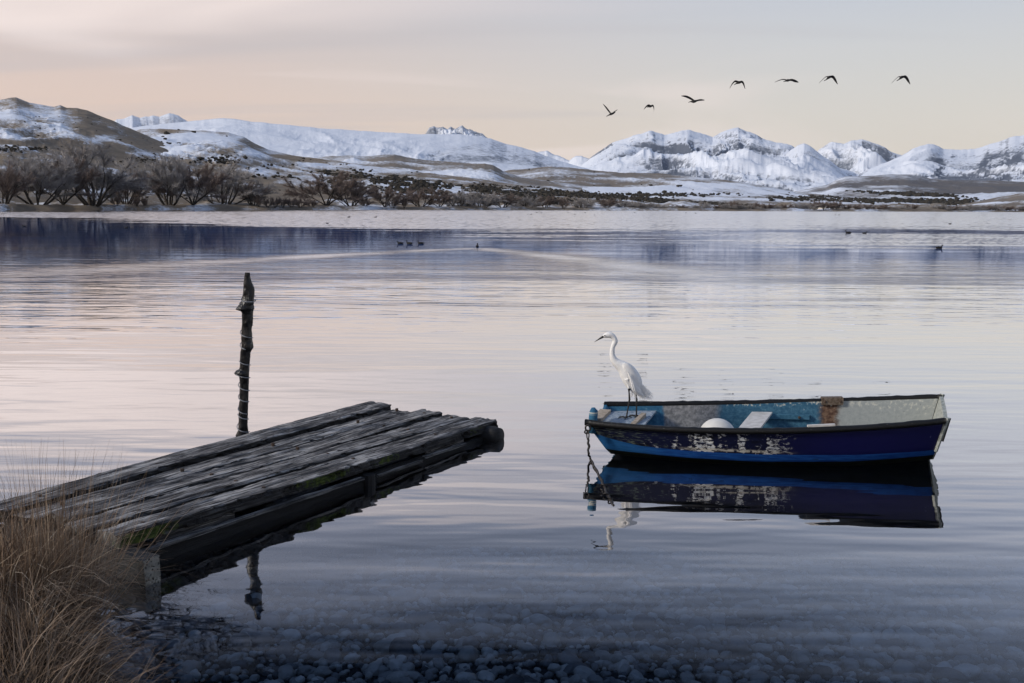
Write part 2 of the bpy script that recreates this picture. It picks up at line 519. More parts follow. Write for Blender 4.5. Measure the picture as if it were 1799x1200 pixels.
for i in rest:
    v, f = tmpl[rs.randint(9)]; a = rs.uniform(0, 6.28); ca, sa = math.cos(a), math.sin(a); tz = rs.uniform(-.25, .25)
    q = v @ np.array([[ca, sa, 0], [-sa, ca, 0], [0, 0, 1]]); q = q * size[i]
    q[:, 2] += q[:, 0] * tz + gzp[i] + size[i] * 0.2; q[:, 0] += pts[i, 0]; q[:, 1] += pts[i, 1]
    VV.append(q); FF.append(f + b); b += len(q); TT.append(np.full(len(q), rs.rand()))
o = obj('pebbles', np.concatenate(VV), np.concatenate(FF), mat_pebble, lakebed, smooth=True, attrs={'tone': np.concatenate(TT)})
o['kind'] = 'stuff'


# ------------------------------------------------------------------ terrain: shore, hills and mountains, each ridge where it stands
SHORE = [(-260, 369.5), (-50, 368), (200, 367.3), (450, 367.8), (700, 368.6), (1000, 369.6), (1200, 370.4), (1500, 371.5), (1799, 372.6), (2050, 374)]
_sp = np.array([on(a, b_) for a, b_ in SHORE])
_saz = np.arctan2(_sp[:, 0], _sp[:, 1]); _sd = np.hypot(_sp[:, 0], _sp[:, 1])


def shore_dist(az): return np.interp(az, _saz, _sd)


def snow_material(name, ground, ground2, rock, fine_scale, gain=2.2, spread=1.0, snow_col=(0.74, 0.785, 0.865)):
    mt, m = material(name)
    P = m.pos()
    sn = m.attr('snow'); st = m.attr('stone')
    n1 = m.noise(P, fine_scale, 6.0, 0.68); n2 = m.noise(m.scale(P, (1.0, 0.35, 2.2)), fine_scale * 0.22, 5.0, 0.6)
    n3 = m.noise(P, fine_scale * 3.1, 3.0, 0.7)
    g = m.mixc(n2.step(0.35, 0.65), ground, ground2)
    g = m.mixc((st + (n1 - 0.5) * 0.9).step(0.42, 0.60), g, rock)
    fac = ((sn + (n1 - 0.5) * 1.3 * spread + (n2 - 0.5) * 0.7 * spread + (n3 - 0.5) * 0.45 * spread - 0.5) * gain + 0.5).clamp()
    cc = m.mixc(fac, g, snow_col)
    m.out(m.bsdf(cc, 0.85, m.bump(n1 + n3 * 0.3, 0.9 / fine_scale * 0.13), 0.1))
    return mt


MAT_HILL = snow_material('tussock_hill', (0.235, 0.188, 0.138), (0.165, 0.135, 0.102), (0.07, 0.062, 0.055), 0.42, 2.8)
MAT_MIDHILL = snow_material('frosted_hill', (0.22, 0.185, 0.15), (0.165, 0.145, 0.125), (0.075, 0.072, 0.072), 0.12, 2.0)
MAT_FOOT = snow_material('foothill', (0.155, 0.140, 0.130), (0.115, 0.112, 0.118), (0.07, 0.075, 0.09), 0.055, 1.8)
MAT_SNOW = snow_material('snow_mountain', (0.135, 0.155, 0.195), (0.10, 0.12, 0.16), (0.07, 0.085, 0.115), 0.030, 2.2, 0.95)
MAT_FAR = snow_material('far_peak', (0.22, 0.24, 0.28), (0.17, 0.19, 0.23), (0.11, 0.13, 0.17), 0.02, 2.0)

LAYERS = {}


def layer(name, label, sky_px, dr, df, zf, mt, snow, cols=420, rows=54, amp=0.10, fs=300.0, seed=1, rough=0.6, prof=1.0, stone_fn=None, streak=1.0, rock=0.0, steep=(.5, .9)):
    pts = sorted((np.arctan2(r[0], r[1]), math.atan2(r[2], math.hypot(r[0], r[1]))) for r in (ray(*p) for p in sky_px))
    A, E_ = np.array(pts).T
    az = np.linspace(A[0], A[-1], cols)
    el = np.interp(az, A, E_) + rough / FPX * fbm(az * 110, az * 0 + seed, 5, seed, 0.48)
    D = dr * (1 + 0.05 * vn(az * 9, az * 0 + seed, seed + 3))
    dfa = df(az) if callable(df) else np.full_like(az, df)
    zr = EYE + D * np.tan(el)
    t = np.concatenate([np.linspace(0, 1, rows), [1.04, 1.12, 1.3, 1.6]])[:, None]
    dist = dfa + (D - dfa) * t
    tt = np.minimum(t, 1)
    # the crest's detail fades into broad spurs further down
    def blur(a, k):
        if k < 2: return a
        kk = np.hanning(2 * k + 1); kk /= kk.sum(); return np.convolve(np.pad(a, k, mode='edge'), kk, 'valid')
    levels = [blur(zr, int(cols * f)) for f in (0.0, 0.02, 0.05, 0.11)]
    q = np.clip((1 - tt) ** 0.8 * 3.0, 0, 2.999); qi = q.astype(int); qf = q - qi
    L_ = np.stack(levels); jj = np.arange(cols)[None, :]
    zs = L_[qi, jj] * (1 - qf) + L_[np.minimum(qi + 1, 3), jj] * qf
    z = zf + (zs - zf) * tt ** prof
    X_, Y_ = dist * np.sin(az), dist * np.cos(az)
    wx_ = fbm(X_ / fs * 0.6, Y_ / fs * 0.6, 3, seed + 40) * 0.5
    n = ridged(X_ / fs * streak + wx_, Y_ / fs / streak + wx_, 6, seed, 0.52)
    n -= n.mean()
    env = np.clip(4 * tt * (1 - tt), 0, 1) ** 0.8 + 0.12 * sm(0.9, 1.0, tt) * 0
    H = np.maximum(zr - zf, 1)
    z = z + amp * H * n * env
    back = np.clip(t - 1, 0, 1)
    z = np.where(t > 1, zf + (zr - zf) * (1 - back * 1.3), z)
    P3 = np.stack([X_, Y_, z], -1)
    gy_, gx_ = np.gradient(z, axis=0), np.gradient(z, axis=1)
    curv = n * env
    px, py = project(P3)
    dd_ = np.gradient(dist, axis=0); daz = az[1] - az[0]
    slope = np.hypot(gy_ / np.maximum(np.abs(dd_), 1), gx_ / (dist * daz))
    sn = snow(px, py, tt + 0 * az, curv) + 0 * z - rock * sm(*steep, slope)
    stn = (stone_fn(px, py, tt + 0 * az, curv) if stone_fn else np.zeros_like(z)) + 0 * z
    o = obj(name, P3.reshape(-1, 3), grid_faces(*z.shape), mt, smooth=True, attrs={'snow': sn, 'stone': stn})
    tag(o, label, kind='structure')
    LAYERS[name] = P3
    return o


# far peaks
layer('far_peak', 'small pointed snow peaks beyond the left plateau', [(190, 225), (205, 209), (218, 207), (232, 202), (246, 208), (256, 205), (267, 202), (280, 204), (297, 198), (312, 203), (330, 213), (350, 225)],
      13500, 11500, 100, MAT_FAR, lambda x, y, t, c: 0.75 + c * 1.6, 160, 30, 0.16, 700, 3, 1.2)
layer('far_peak', 'jagged blue rock crag rising behind the snow plateau', [(735, 244), (748, 236), (754, 226), (762, 223), (770, 226), (778, 224), (786, 228), (792, 223), (800, 228), (806, 226), (812, 222), (822, 227), (830, 227), (838, 232), (848, 234), (862, 243), (872, 250)],
      11500, 10200, 350, MAT_FAR, lambda x, y, t, c: 0.42 + c * 1.9, 170, 36, 0.34, 260, 7, 2.4)
layer('far_peak', 'tiny distant snow peaks in the gap between the ranges', [(915, 275), (940, 268), (960, 265), (972, 272), (986, 276), (1000, 281), (1012, 275), (1022, 274), (1040, 280), (1060, 290)],
      14500, 12500, 80, MAT_FAR, lambda x, y, t, c: 0.85 + c * 1.4, 140, 26, 0.15, 600, 9, 1.0)
layer('far_peak', 'broad ribbed snow peak between the pyramid and the right range', [(1415, 290), (1440, 262), (1455, 256), (1472, 253), (1482, 251), (1496, 247), (1515, 244), (1528, 248), (1545, 255), (1562, 263), (1580, 271), (1610, 285), (1640, 300)],
      12500, 9500, 60, MAT_SNOW, lambda x, y, t, c: 0.92 + c * 1.3, 260, 70, 0.42, 1000, 13, 1.6, 1.2, None, 1.0, .46, (.42, .7))

# snow plateau on the left and the middle
layer('snow_plateau', 'long smooth snow covered plateau behind the brown hills', [(150, 240), (205, 228), (255, 221), (290, 217), (320, 214), (355, 211), (392, 207), (412, 209), (440, 213), (500, 219), (560, 225), (610, 228), (650, 231), (700, 234), (740, 235.5), (770, 236), (810, 236), (840, 239), (862, 244), (890, 253), (915, 259), (940, 266), (962, 275), (985, 283), (1010, 290), (1045, 300)],
      7000, 3600, 30, MAT_SNOW, lambda x, y, t, c: 1.02 + c * 0.9 - 0.28 * sm(300, 330, y) * sm(600, 900, x) + 0.05 * fbm(x * .03, y * .09, 3, 2), 640, 80, 0.12, 1100, 17, 0.5, 1.3, None, 1.0, .22, (.22, .4))

# right range
G_MAIN = [(985, 308), (1020, 291), (1032, 280), (1048, 270), (1062, 259), (1075, 252), (1092, 247), (1110, 242), (1122, 236), (1143, 231), (1154, 234), (1166, 237), (1180, 233), (1196, 229), (1212, 229), (1228, 232), (1244, 238), (1252, 241), (1264, 234), (1278, 229), (1297, 225), (1312, 230), (1326, 236), (1345, 245), (1368, 251), (1390, 256), (1408, 268), (1440, 280), (1480, 296), (1530, 315)]
layer('snow_mountain', 'broad snow mountain range right of centre with several rounded summits', G_MAIN, 9000, 4600, 25, MAT_SNOW,
      lambda x, y, t, c: 0.97 + c * 1.7 - 0.45 * gauss(x, y, 1165, 290, 40, 22) - 0.30 * gauss(x, y, 1065, 265, 26, 14) - 0.35 * sm(295, 325, y) + 0.05 * fbm(x * .04, y * .04, 3, 4), 640, 110, 0.40, 1250, 23, 1.3, 1.2, None, 1.0, .46, (.40, .66))
layer('snow_mountain', 'smooth pyramid shaped snow peak at the right end of the main range', [(1345, 300), (1375, 275), (1390, 262), (1402, 255), (1413, 252), (1424, 257), (1440, 269), (1462, 286), (1486, 306), (1510, 320)], 8000, 5200, 40, MAT_SNOW,
      lambda x, y, t, c: 1.05 + c * 0.9, 220, 60, 0.20, 900, 29, 0.8, 1.1, None, 1.0, .3, (.4, .7))
layer('snow_mountain', 'wide snow mountain at the far right edge with dark rock patches', [(1490, 315), (1535, 294), (1560, 284), (1580, 275), (1600, 263), (1616, 256), (1630, 252), (1644, 256), (1658, 262), (1680, 263), (1700, 264), (1724, 258), (1750, 250), (1775, 242), (1799, 237), (1850, 226), (1930, 215), (2050, 220)], 8300, 4700, 30, MAT_SNOW,
      lambda x, y, t, c: 1.0 + c * 1.2 - 0.42 * sm(0.15, .7, fbm(x * .06 + y * .05, y * .07, 4, 77)) * sm(262, 280, y) * sm(1600, 1640, x) - 0.5 * sm(302, 316, y), 480, 90, 0.26, 1100, 31, 0.9, 1.15, None, 1.0, .40, (.32, .56))

# foothills in the middle distance
layer('foothill', 'blue brown foothill below the right snow mountain', [(1380, 340), (1420, 332), (1452, 325), (1470, 316), (1486, 310), (1520, 309), (1552, 307), (1592, 306), (1640, 314), (1700, 317), (1760, 318), (1830, 319), (2000, 318)], 4600, 2700, 10, MAT_FOOT,
      lambda x, y, t, c: 0.38 + c * 1.0 + 0.28 * sm(336, 348, y) - 0.12 * sm(1550, 1750, x) * sm(345, 325, y) + .15 * fbm(x * .03, y * .15, 3, 3), 380, 50, 0.13, 420, 37, 0.5, 1.0)
layer('foothill', 'long low brown hill with snow terraces at the head of the lake', [(840, 312), (880, 301), (905, 298), (940, 295), (968, 292.5), (1000, 294), (1040, 299), (1090, 303), (1160, 305), (1210, 310), (1252, 314), (1320, 322), (1360, 330), (1400, 338), (1445, 342), (1490, 346), (1545, 350), (1600, 353), (1680, 360)], 3300, 1900, 5, MAT_MIDHILL,
      lambda x, y, t, c: 0.40 + c * 1.0 - 0.30 * sm(316, 300, y) * (x < 1330) + 0.55 * gauss(x, y, 1120, 328, 130, 7) + .42 * gauss(x, y, 1240, 343, 190, 7) + .22 * fbm(x * .02, y * .22, 4, 8), 520, 60, 0.12, 260, 41, 0.5, 1.0)
layer('foothill', 'rounded brown hills with snow hollows below the plateau', [(520, 300), (545, 280), (580, 274), (618, 273), (645, 275), (668, 272), (692, 271), (720, 277), (745, 281), (800, 285), (830, 287), (852, 287), (868, 291), (884, 301), (910, 309), (960, 318), (1040, 328)], 2500, 1500, 5, MAT_MIDHILL,
      lambda x, y, t, c: 0.33 + c * 0.9 + 0.5 * gauss(x, y, 800, 303, 70, 6) - .2 * gauss(x, y, 850, 292, 40, 6) + .4 * gauss(x, y, 600, 285, 60, 9) + .12 * fbm(x * .03, y * .12, 3, 18), 380, 50, 0.12, 200, 43, 0.5, 1.0)
layer('hill', 'low bare hill running into the water at the right edge', [(1630, 372), (1660, 366), (1700, 357), (1735, 350), (1762, 345), (1799, 339), (1850, 330), (1950, 318), (2060, 312)], 1900, lambda az: shore_dist(az) * 1.01, -2, MAT_MIDHILL,
      lambda x, y, t, c: 0.36 + c * 1.0 + .25 * fbm(x * .05 + y * .12, y * .1, 3, 28), 260, 40, 0.12, 90, 47, 0.4, 1.0)

# the brown hills on the left
SCRUB_LINE = ([200, 262, 330, 400, 470, 560, 640, 740, 860, 1000, 1150, 1300], [300, 283, 287, 283, 291, 303, 313, 325, 334, 345, 354, 362])
layer('hill', 'long spur with dark scrub and snow patches running down to the far shore', [(200, 250), (222, 232), (245, 227), (262, 226), (300, 227), (335, 229), (370, 230), (402, 233), (428, 241), (448, 252), (472, 263), (500, 270), (530, 275), (560, 279), (600, 284), (640, 290), (700, 298), (760, 305), (820, 312), (880, 320), (950, 330), (1030, 339), (1120, 347), (1220, 355), (1320, 362), (1420, 368)], 1650, lambda az: shore_dist(az) * 1.12, 0.5, MAT_HILL,
      lambda x, y, t, c: 0.40 + c * 0.8 + .35 * gauss(x, y, 300, 250, 50, 14) + .3 * gauss(x, y, 385, 240, 45, 7) + .35 * gauss(x, y, 600, 295, 80, 10) - .45 * gauss(x, y, 500, 340, 90, 12) - .25 * sm(338, 350, y) + .28 * fbm(x * .02, y * .09, 4, 38), 620, 80, 0.10, 150, 53, 0.6, 1.0)
layer('hill', 'large rounded brown hill at the left edge dusted with snow', [(-260, 160), (-120, 168), (-40, 174), (0, 176), (14, 173), (28, 171), (40, 175), (52, 180), (75, 184), (95, 188), (106, 185), (116, 189), (135, 190), (152, 194), (175, 203), (200, 213), (230, 226), (262, 240), (300, 256), (345, 274), (400, 292), (470, 312), (560, 333), (650, 350), (740, 361)], 1250, lambda az: shore_dist(az) * 1.06, 0.3, MAT_HILL,
      lambda x, y, t, c: 0.14 + c * 0.7 + .42 * sm(150, 90, x + (y - 195) * -.5) * sm(250, 238, y) + .55 * gauss(x, y, 25, 243, 22, 6) + .5 * gauss(x, y, 190, 243, 34, 7) + .42 * gauss(x, y, 95, 255, 60, 6)
      + .42 * gauss(x, y, 260, 270, 60, 6) + .35 * gauss(x, y, 20, 295, 36, 14) + .4 * gauss(x, y, 300, 300, 120, 9) - .3 * gauss(x, y, 480, 345, 90, 14) + .34 * gauss(x, y, 120, 335, 200, 9) + .2 * fbm(x * .025, y * .06, 4, 48), 620, 90, 0.075, 130, 59, 0.5, 1.0)
def shore_strip():
    az = np.linspace(_saz[0], _saz[-1], 700)
    sd = shore_dist(az) * (1 + 0.006 * fbm(az * 60, az * 0, 4, 71))
    t = np.linspace(0, 1, 16)[:, None]
    dist = sd * (0.985 + t * 0.22)
    z = -1.2 + 2.6 * sm(0, .16, t) + (sd * 0.004 + 3.0) * t * (0.7 + 0.5 * fbm(az * 40, az * 0 + 5, 3, 73)) + 0.5 * fbm(dist * np.sin(az) / 14, dist * np.cos(az) / 14, 3, 74) * sm(.05, .3, t)
    P3 = np.stack([dist * np.sin(az), dist * np.cos(az), z], -1)
    px, py = project(P3)
    sn = 0.30 + .34 * fbm(px * .025, t * 3.0, 4, 68) - .35 * gauss(px, py, 500, 355, 70, 30) + .0 * z
    o = obj('shore', P3.reshape(-1, 3), grid_faces(*z.shape), MAT_HILL, smooth=True, attrs={'snow': sn, 'stone': np.zeros_like(z) + .6 * sm(.12, .0, t)})
    tag(o, 'narrow frosty strip of ground along the far shore', kind='structure')
    LAYERS['shore'] = P3


shore_strip()


# ------------------------------------------------------------------ bare willows and scrub on the far shore
def plain(name, color, color2, scale, rough=0.9, spec=0.1, bump=0.0):
    mt, m = material(name)
    v = m.obj(); n1 = m.noise(v, scale, 5.0, 0.6)
    m.out(m.bsdf(m.mixc(n1.step(0.35, 0.65), color, color2), rough, m.bump(n1, bump) if bump else None, spec))
    return mt


MAT_BARK = plain('willow_bark', (0.040, 0.033, 0.028), (0.065, 0.055, 0.046), 9.0)
MAT_TWIG = plain('willow_twigs', (0.43, 0.405, 0.39), (0.31, 0.29, 0.28), 5.0)
MAT_TWIG2 = plain('dark_twigs', (0.26, 0.205, 0.175), (0.18, 0.145, 0.13), 5.0)
MAT_SCRUB = plain('scrub_leaves', (0.030, 0.027, 0.022), (0.050, 0.043, 0.032), 0.4)


def bare_tree(seed, stems=8, fan=0.85, twigs=22000, tw=0.0040, droop=0.0, levels=3, trunk=0.0):
    """Unit-height bare tree: (branch mesh, twig mesh)."""
    r = random.Random(seed); br = MB(); ends = []
    def rot(v, ang):
        a = np.array([r.gauss(0, 1) for _ in range(3)]); a = np.cross(v, a); a /= np.linalg.norm(a) + 1e-9
        return v * math.cos(ang) + a * math.sin(ang)
    def grow(p, dv, ln, rad, lev):
        k = 6 if lev < 2 else 4; P = [p]
        for i in range(k):
            dv = rot(dv, r.uniform(0.02, 0.20)); dv = dv + np.array([0, 0, 0.07 if lev < 2 else 0.02 - droop]); dv /= np.linalg.norm(dv)
            P.append(P[-1] + dv * ln / k)
        R = np.linspace(rad, rad * 0.42, k + 1)
        br.add(*tube(P, R, 5 if lev < 2 else 3, False))
        if lev >= levels:
            ends.append((P, dv)); return
        nchild = r.randint(4, 6)
        for c in range(nchild):
            f = 0.30 + 0.7 * (c + r.random()) / nchild; i = min(k - 1, int(f * k)); q = P[i] + (P[i + 1] - P[i]) * (f * k - i)
            base = (P[i + 1] - P[i]); base = base / np.linalg.norm(base)
            grow(q, rot(base, r.uniform(0.25, 0.75)), ln * r.uniform(0.42, 0.62), rad * (1 - 0.5 * f) * 0.55, lev + 1)
        ends.append((P[-3:], dv))
    if trunk:
        br.add(*tube([(0, 0, -0.03), (0.01, 0, trunk * .5), (0, 0.01, trunk)], [0.042, 0.035, 0.03], 7))
    for k in range(stems):
        a = 2 * math.pi * (k + r.uniform(-.3, .3)) / stems; tilt = fan * r.uniform(0.15, 1.0) ** 0.8
        dv = np.array([math.cos(a) * math.sin(tilt), math.sin(a) * math.sin(tilt), math.cos(tilt)])
        p = np.array([math.cos(a) * 0.03, math.sin(a) * 0.03, -0.02 + trunk * .9])
        grow(p, dv, r.uniform(0.50, 0.72) * (1 - trunk * .5), r.uniform(0.014, 0.024), 1)
    V, F = [], []
    for _ in range(twigs):
        P, dv = ends[r.randrange(len(ends))]; i = r.randrange(len(P) - 1); q = np.asarray(P[i]) + (np.asarray(P[i + 1]) - P[i]) * r.random()
        dd = rot(dv, r.uniform(0.1, 1.25)); dd = dd + np.array([0, 0, 0.12 - droop]); dd /= np.linalg.norm(dd)
        ln = r.uniform(0.04, 0.12); sd = np.cross(dd, [r.gauss(0, 1), r.gauss(0, 1), r.gauss(0, 1)]); sd /= np.linalg.norm(sd) + 1e-9
        b = len(V); mid_ = q + dd * ln * .5 + sd * ln * r.uniform(-.08, .08)
        V += [q - sd * tw * .5, q + sd * tw * .5, mid_ + sd * tw * .4, mid_ - sd * tw * .4, q + dd * ln]
        F += [(b, b + 1, b + 2, b + 3), (b + 3, b + 2, b + 4)]
    top = max(v[2] for v in V)
    return (np.array(br.V) / top, br.F), (np.array(V) / top, F)


def tree_meshes(seed, twig_mat, **kw):
    (bv, bf), (tv, tf) = bare_tree(seed, **kw)
    return mesh('trunk', bv, bf, MAT_BARK, smooth=True), mesh('crown', tv, tf, twig_mat)


TREES = [tree_meshes(3, MAT_TWIG, stems=9, fan=1.0), tree_meshes(8, MAT_TWIG, stems=7, fan=0.85), tree_meshes(15, MAT_TWIG, stems=10, fan=1.15),
         tree_meshes(21, MAT_TWIG2, stems=6, fan=0.8, trunk=0.12), tree_meshes(34, MAT_TWIG2, stems=8, fan=1.0, twigs=15000)]


def shore_point(px, k=1.03):
    r = ray(px, 368.0); az = math.atan2(r[0], r[1]); dd = shore_dist(az) * k
    return np.array([dd * math.sin(az), dd * math.cos(az), 0.0]), dd


def willow(px, top, width, kind, label, group, name='willow_tree', k=1.03, cat='tree'):
    p, dd = shore_point(px, k); base_y = project(p)[1]; H = (base_y - top) * dd / FPX
    rr = random.Random(int(px * 7)); p[2] = 0.6
    e = empty(name, p, label, cat, group)
    sxy = width * dd / FPX / 1.05
    for part, me in zip(('trunk', 'crown'), TREES[kind]):
        o = bpy.data.objects.new(part, me); col.objects.link(o); o.parent = e
    e.scale = (sxy, sxy * 0.9, H); e.rotation_euler = (0, 0, rr.uniform(0, 6.28))
    return e


G1 = 'bare willows on the left shore'
for a in [(8, 292, 95, 4, 'bare willow cut by the left edge of the picture'),
          (66, 274, 125, 1, 'spreading grey willow left of the tallest one'),
          (112, 285, 90, 3, 'slim bare willow squeezed between two wide ones at left'),
          (163, 254, 170, 0, 'tallest and widest bare willow on the left shore'),
          (222, 300, 95, 4, 'low bare willow right beside the tallest one'),
          (296, 274, 120, 1, 'open bare willow with leaning trunk in the second cluster'),
          (340, 290, 95, 3, 'bare willow in the middle of the second cluster'),
          (392, 278, 140, 2, 'dense dark stemmed willow at the right of the second cluster'),
          (445, 318, 80, 4, 'short pale willow where the left trees end')]:
    willow(a[0], a[1], a[2], a[3], a[4], G1, k=1.02 + 0.02 * (a[3] % 3))
G2 = 'brown bare trees along the middle shore'
for a in [(574, 301, 105, 3, 'tall brown bare tree standing alone after the shrub gap'),
          (618, 314, 78, 4, 'twisted bare tree right beside the tall brown one'),
          (676, 326, 72, 3, 'thin bare tree with snow showing behind its trunk'),
          (738, 327, 76, 4, 'wide bare tree left of the dense brown thicket'),
          (772, 334, 52, 3, 'narrow bare tree at the left end of the dense brown thicket'),
          (806, 330, 62, 2, 'first rounded bush of the dense brown thicket'),
          (845, 332, 74, 2, 'broadest rounded bush of the dense brown thicket'),
          (884, 337, 60, 4, 'third rounded bush of the dense brown thicket'),
          (922, 340, 60, 2, 'fourth rounded bush of the dense brown thicket'),
          (958, 341, 50, 4, 'last tall bush of the dense brown thicket'),
          (1022, 345, 42, 2, 'dark bush just past the snowy gap in the shore'),
          (1066, 347, 52, 4, 'wide dark bush left of the reddish thicket'),
          (1100, 349, 46, 2, 'bush beside the reddish shoreline thicket')]:
    willow(a[0], a[1], a[2], a[3], a[4], G2, k=1.03)
rr = random.Random(5)
px = 1125.0
while px < 1810:
    if not (1195 < px < 1212 or 1615 < px < 1650):
        willow(px, 369.5 + (px - 1125) * .003 - rr.uniform(8, 18) * (1 - 0.25 * (px > 1500)), rr.uniform(22, 42), rr.choice((2, 4)),
               'low dark bare bush in the far right shoreline row', 'low bushes along the far right shore', name='shore_bush', cat='bush')
    px += rr.uniform(11, 20)
for px in (455, 470, 484, 497, 512, 527, 548, 240, 255, 205, 690, 710, 990, 640):
    willow(px, 350 - rr.uniform(0, 8), rr.uniform(18, 30), 4, 'small dark shrub low on the shore between the bare trees',
           'small shrubs at the foot of the far trees', name='shore_shrub', k=1.015, cat='shrub')

# dark scrub on the slopes: far too many to count
bv, bf = ico(0)
VV, FF, b = [], [], 0
rs = np.random.RandomState(4)


def scatter(P3, n, dens, smin, smax, tmax):
    global b
    nr, nc = P3.shape[:2]; k = n * 40
    i, j = rs.randint(0, int(nr * tmax) - 1, k), rs.randint(0, nc - 1, k); fi, fj = rs.rand(k, 1), rs.rand(k, 1)
    p = P3[i, j] * (1 - fi) * (1 - fj) + P3[i + 1, j] * fi * (1 - fj) + P3[i, j + 1] * (1 - fi) * fj + P3[i + 1, j + 1] * fi * fj
    x, y = project(p); ok = np.nonzero(rs.rand(k) < dens(x, y))[0][:n]
    for q in ok:
        s_ = rs.uniform(smin, smax) * (1 + .6 * (rs.rand() < .15))
        v = bv * (1 + 0.35 * rs.normal(0, 1, (len(bv), 1)).clip(-1, 1)) * s_ * np.array([1.25, 1.25, .8])
        VV.append(v + p[q] + (0, 0, s_ * .4)); FF.append(bf + b); b += len(v)


spur = [o for o in bpy.data.objects if o.name.startswith('hill') and 'spur' in o.get('label', '')][0]
bigh = [o for o in bpy.data.objects if o.name.startswith('hill') and 'large rounded' in o.get('label', '')][0]


def grid_of(o, rows, cols):
    a = np.zeros(len(o.data.vertices) * 3); o.data.vertices.foreach_get('co', a); return a.reshape(rows + 4, cols, 3)


def band(x, y):
    ly = np.interp(x, SCRUB_LINE[0], SCRUB_LINE[1]); n = fbm(x * .02, y * .06, 3, 91)
    d1 = np.exp(-((y - ly) / (5.0 + 3 * n)) ** 2); d2 = np.exp(-((y - ly - 17) / 6.0) ** 2) * np.where(x > 420, .6, 0.1)
    return np.minimum(1, (d1 + d2) * np.clip(0.55 + .9 * n, 0, 2) + 0.002 + .05 * np.maximum(n - .25, 0)) * (x > 180)


scatter(grid_of(spur, 80, 620), 7000, band, 0.8, 2.0, .97)
scatter(grid_of(bigh, 90, 620), 1900, lambda x, y: np.minimum(1, 1.2 * gauss(x, y, 25, 263, 46, 3.2) + .5 * gauss(x, y, 250, 282, 30, 4) + .002 + .006 * gauss(x, y, 70, 215, 90, 20) + .8 * gauss(x, y, 480, 335, 60, 9) * .3), 0.35, 0.9, .97)
tag(obj('hillside_scrub', np.concatenate(VV), np.concatenate(FF), MAT_SCRUB), 'dark scrub scattered in bands across the far slopes', 'scrub', kind='stuff')
VV, FF, b = [], [], 0
foot = [o for o in bpy.data.objects if 'snow terraces' in o.get('label', '')][0]
scatter(grid_of(foot, 60, 520), 1700, lambda x, y: np.minimum(1, gauss(x, y, 1130, 343, 90, 3.0) + gauss(x, y, 1540, 352, 60, 3) + .8 * gauss(x, y, 1420, 349, 50, 3) + .002), 1.6, 3.2, .97)
foot2 = [o for o in bpy.data.objects if 'blue brown foothill' in o.get('label', '')][0]
scatter(grid_of(foot2, 50, 380), 1700, lambda x, y: np.minimum(1, gauss(x, y, 1590, 339 + (x - 1540) * .05, 55, 1.6) + gauss(x, y, 1600, 357, 70, 3.5)), 2.6, 5.0, .97)
tag(obj('distant_plantation', np.concatenate(VV), np.concatenate(FF), MAT_SCRUB), 'thin dark bands of conifers on the distant right flats', 'trees', kind='stuff')


# ------------------------------------------------------------------ the jetty
mat_plank, m = material('weathered_plank')
lu, lv, moss, sd, flank_shade = m.attr('along'), m.attr('across'), m.attr('moss'), m.attr('seed'), m.attr('flank_shade')
gv = m.vec(lu * 0.30 + sd * 7.0, lv * 7.0 + sd * 3.0, sd)
grain = m.noise(gv, 5.0, 6.0, 0.66, 0.5)
streak_ = m.noise(m.vec(lu * 0.45, lv * 13.0, sd), 4.0, 4.0, 0.6, 0.15)
blot = m.noise(m.vec(lu * 1.4, lv * 3.0, sd * 2.0), 2.0, 5.0, 0.6, 0.3)
crack = streak_.step(0.37, 0.43)
fib = m.noise(m.vec(lu * 0.8, lv * 22.0, sd + 3.0), 5.0, 3.0, 0.7)
c = m.ramp(grain * 0.45 + blot * 0.35 + fib * 0.28 - 0.015, [(0.43, (0.012, 0.0115, 0.013)), (0.49, (0.060, 0.058, 0.058)), (0.54, (0.17, 0.163, 0.158)), (0.61, (0.46, 0.445, 0.425))])
c = m.mixc(crack, (0.012, 0.011, 0.012), c)
pit = m.noise(m.vec(lu * 3.0, lv * 9.0, sd), 3.0, 4.0, 0.65, 0.2).step(0.34, 0.42)
c = m.mixc(pit, (0.016, 0.015, 0.017), c)
c = m.mixc(flank_shade * 0.85, c, (0.014, 0.013, 0.013))  # plank sides and bottoms darkened, painting the shade in the gaps
mn = m.noise(m.pos(), 22.0, 5.0, 0.65)
c = m.mixc((moss + (mn - 0.5) * 1.1 - 0.25).step(0.2, 0.5), c, m.mixc(mn.step(0.4, 0.62), (0.030, 0.045, 0.008), (0.075, 0.100, 0.018)))
m.out(m.bsdf(c, 0.72, m.bump(grain * 0.5 + crack * 0.5 + streak_ * 0.5 + pit * 0.4 + mn * moss * 0.8, 0.012), 0.25))

JN = (np.array([-3.455, 6.30, 0.235]), np.array([-2.346, 5.613, 0.235]))      # shore end: far edge, near edge
JF = (np.array([-1.505, 10.219, 0.140]), np.array([-0.131, 9.337, 0.135]))   # lake end: far edge, near edge
jl = (JF[1] - JN[1]); JL = float(np.linalg.norm(jl)); JDIR = jl / JL
JW = (JN[1] - JN[0]); JW = JW - JDIR * np.dot(JW, JDIR); JW /= np.linalg.norm(JW)     # towards the near edge
jetty = empty('jetty', (-1.9, 7.8, 0.0), 'low weathered plank jetty reaching from the grassy bank into the lake', 'jetty')


def jpoint(u, v):
    """u along the jetty (0 shore, 1 lake end), v across (0 far edge, 1 near edge)."""
    return (JN[0] * (1 - v) + JN[1] * v) * (1 - u) + (JF[0] * (1 - v) + JF[1] * v) * u


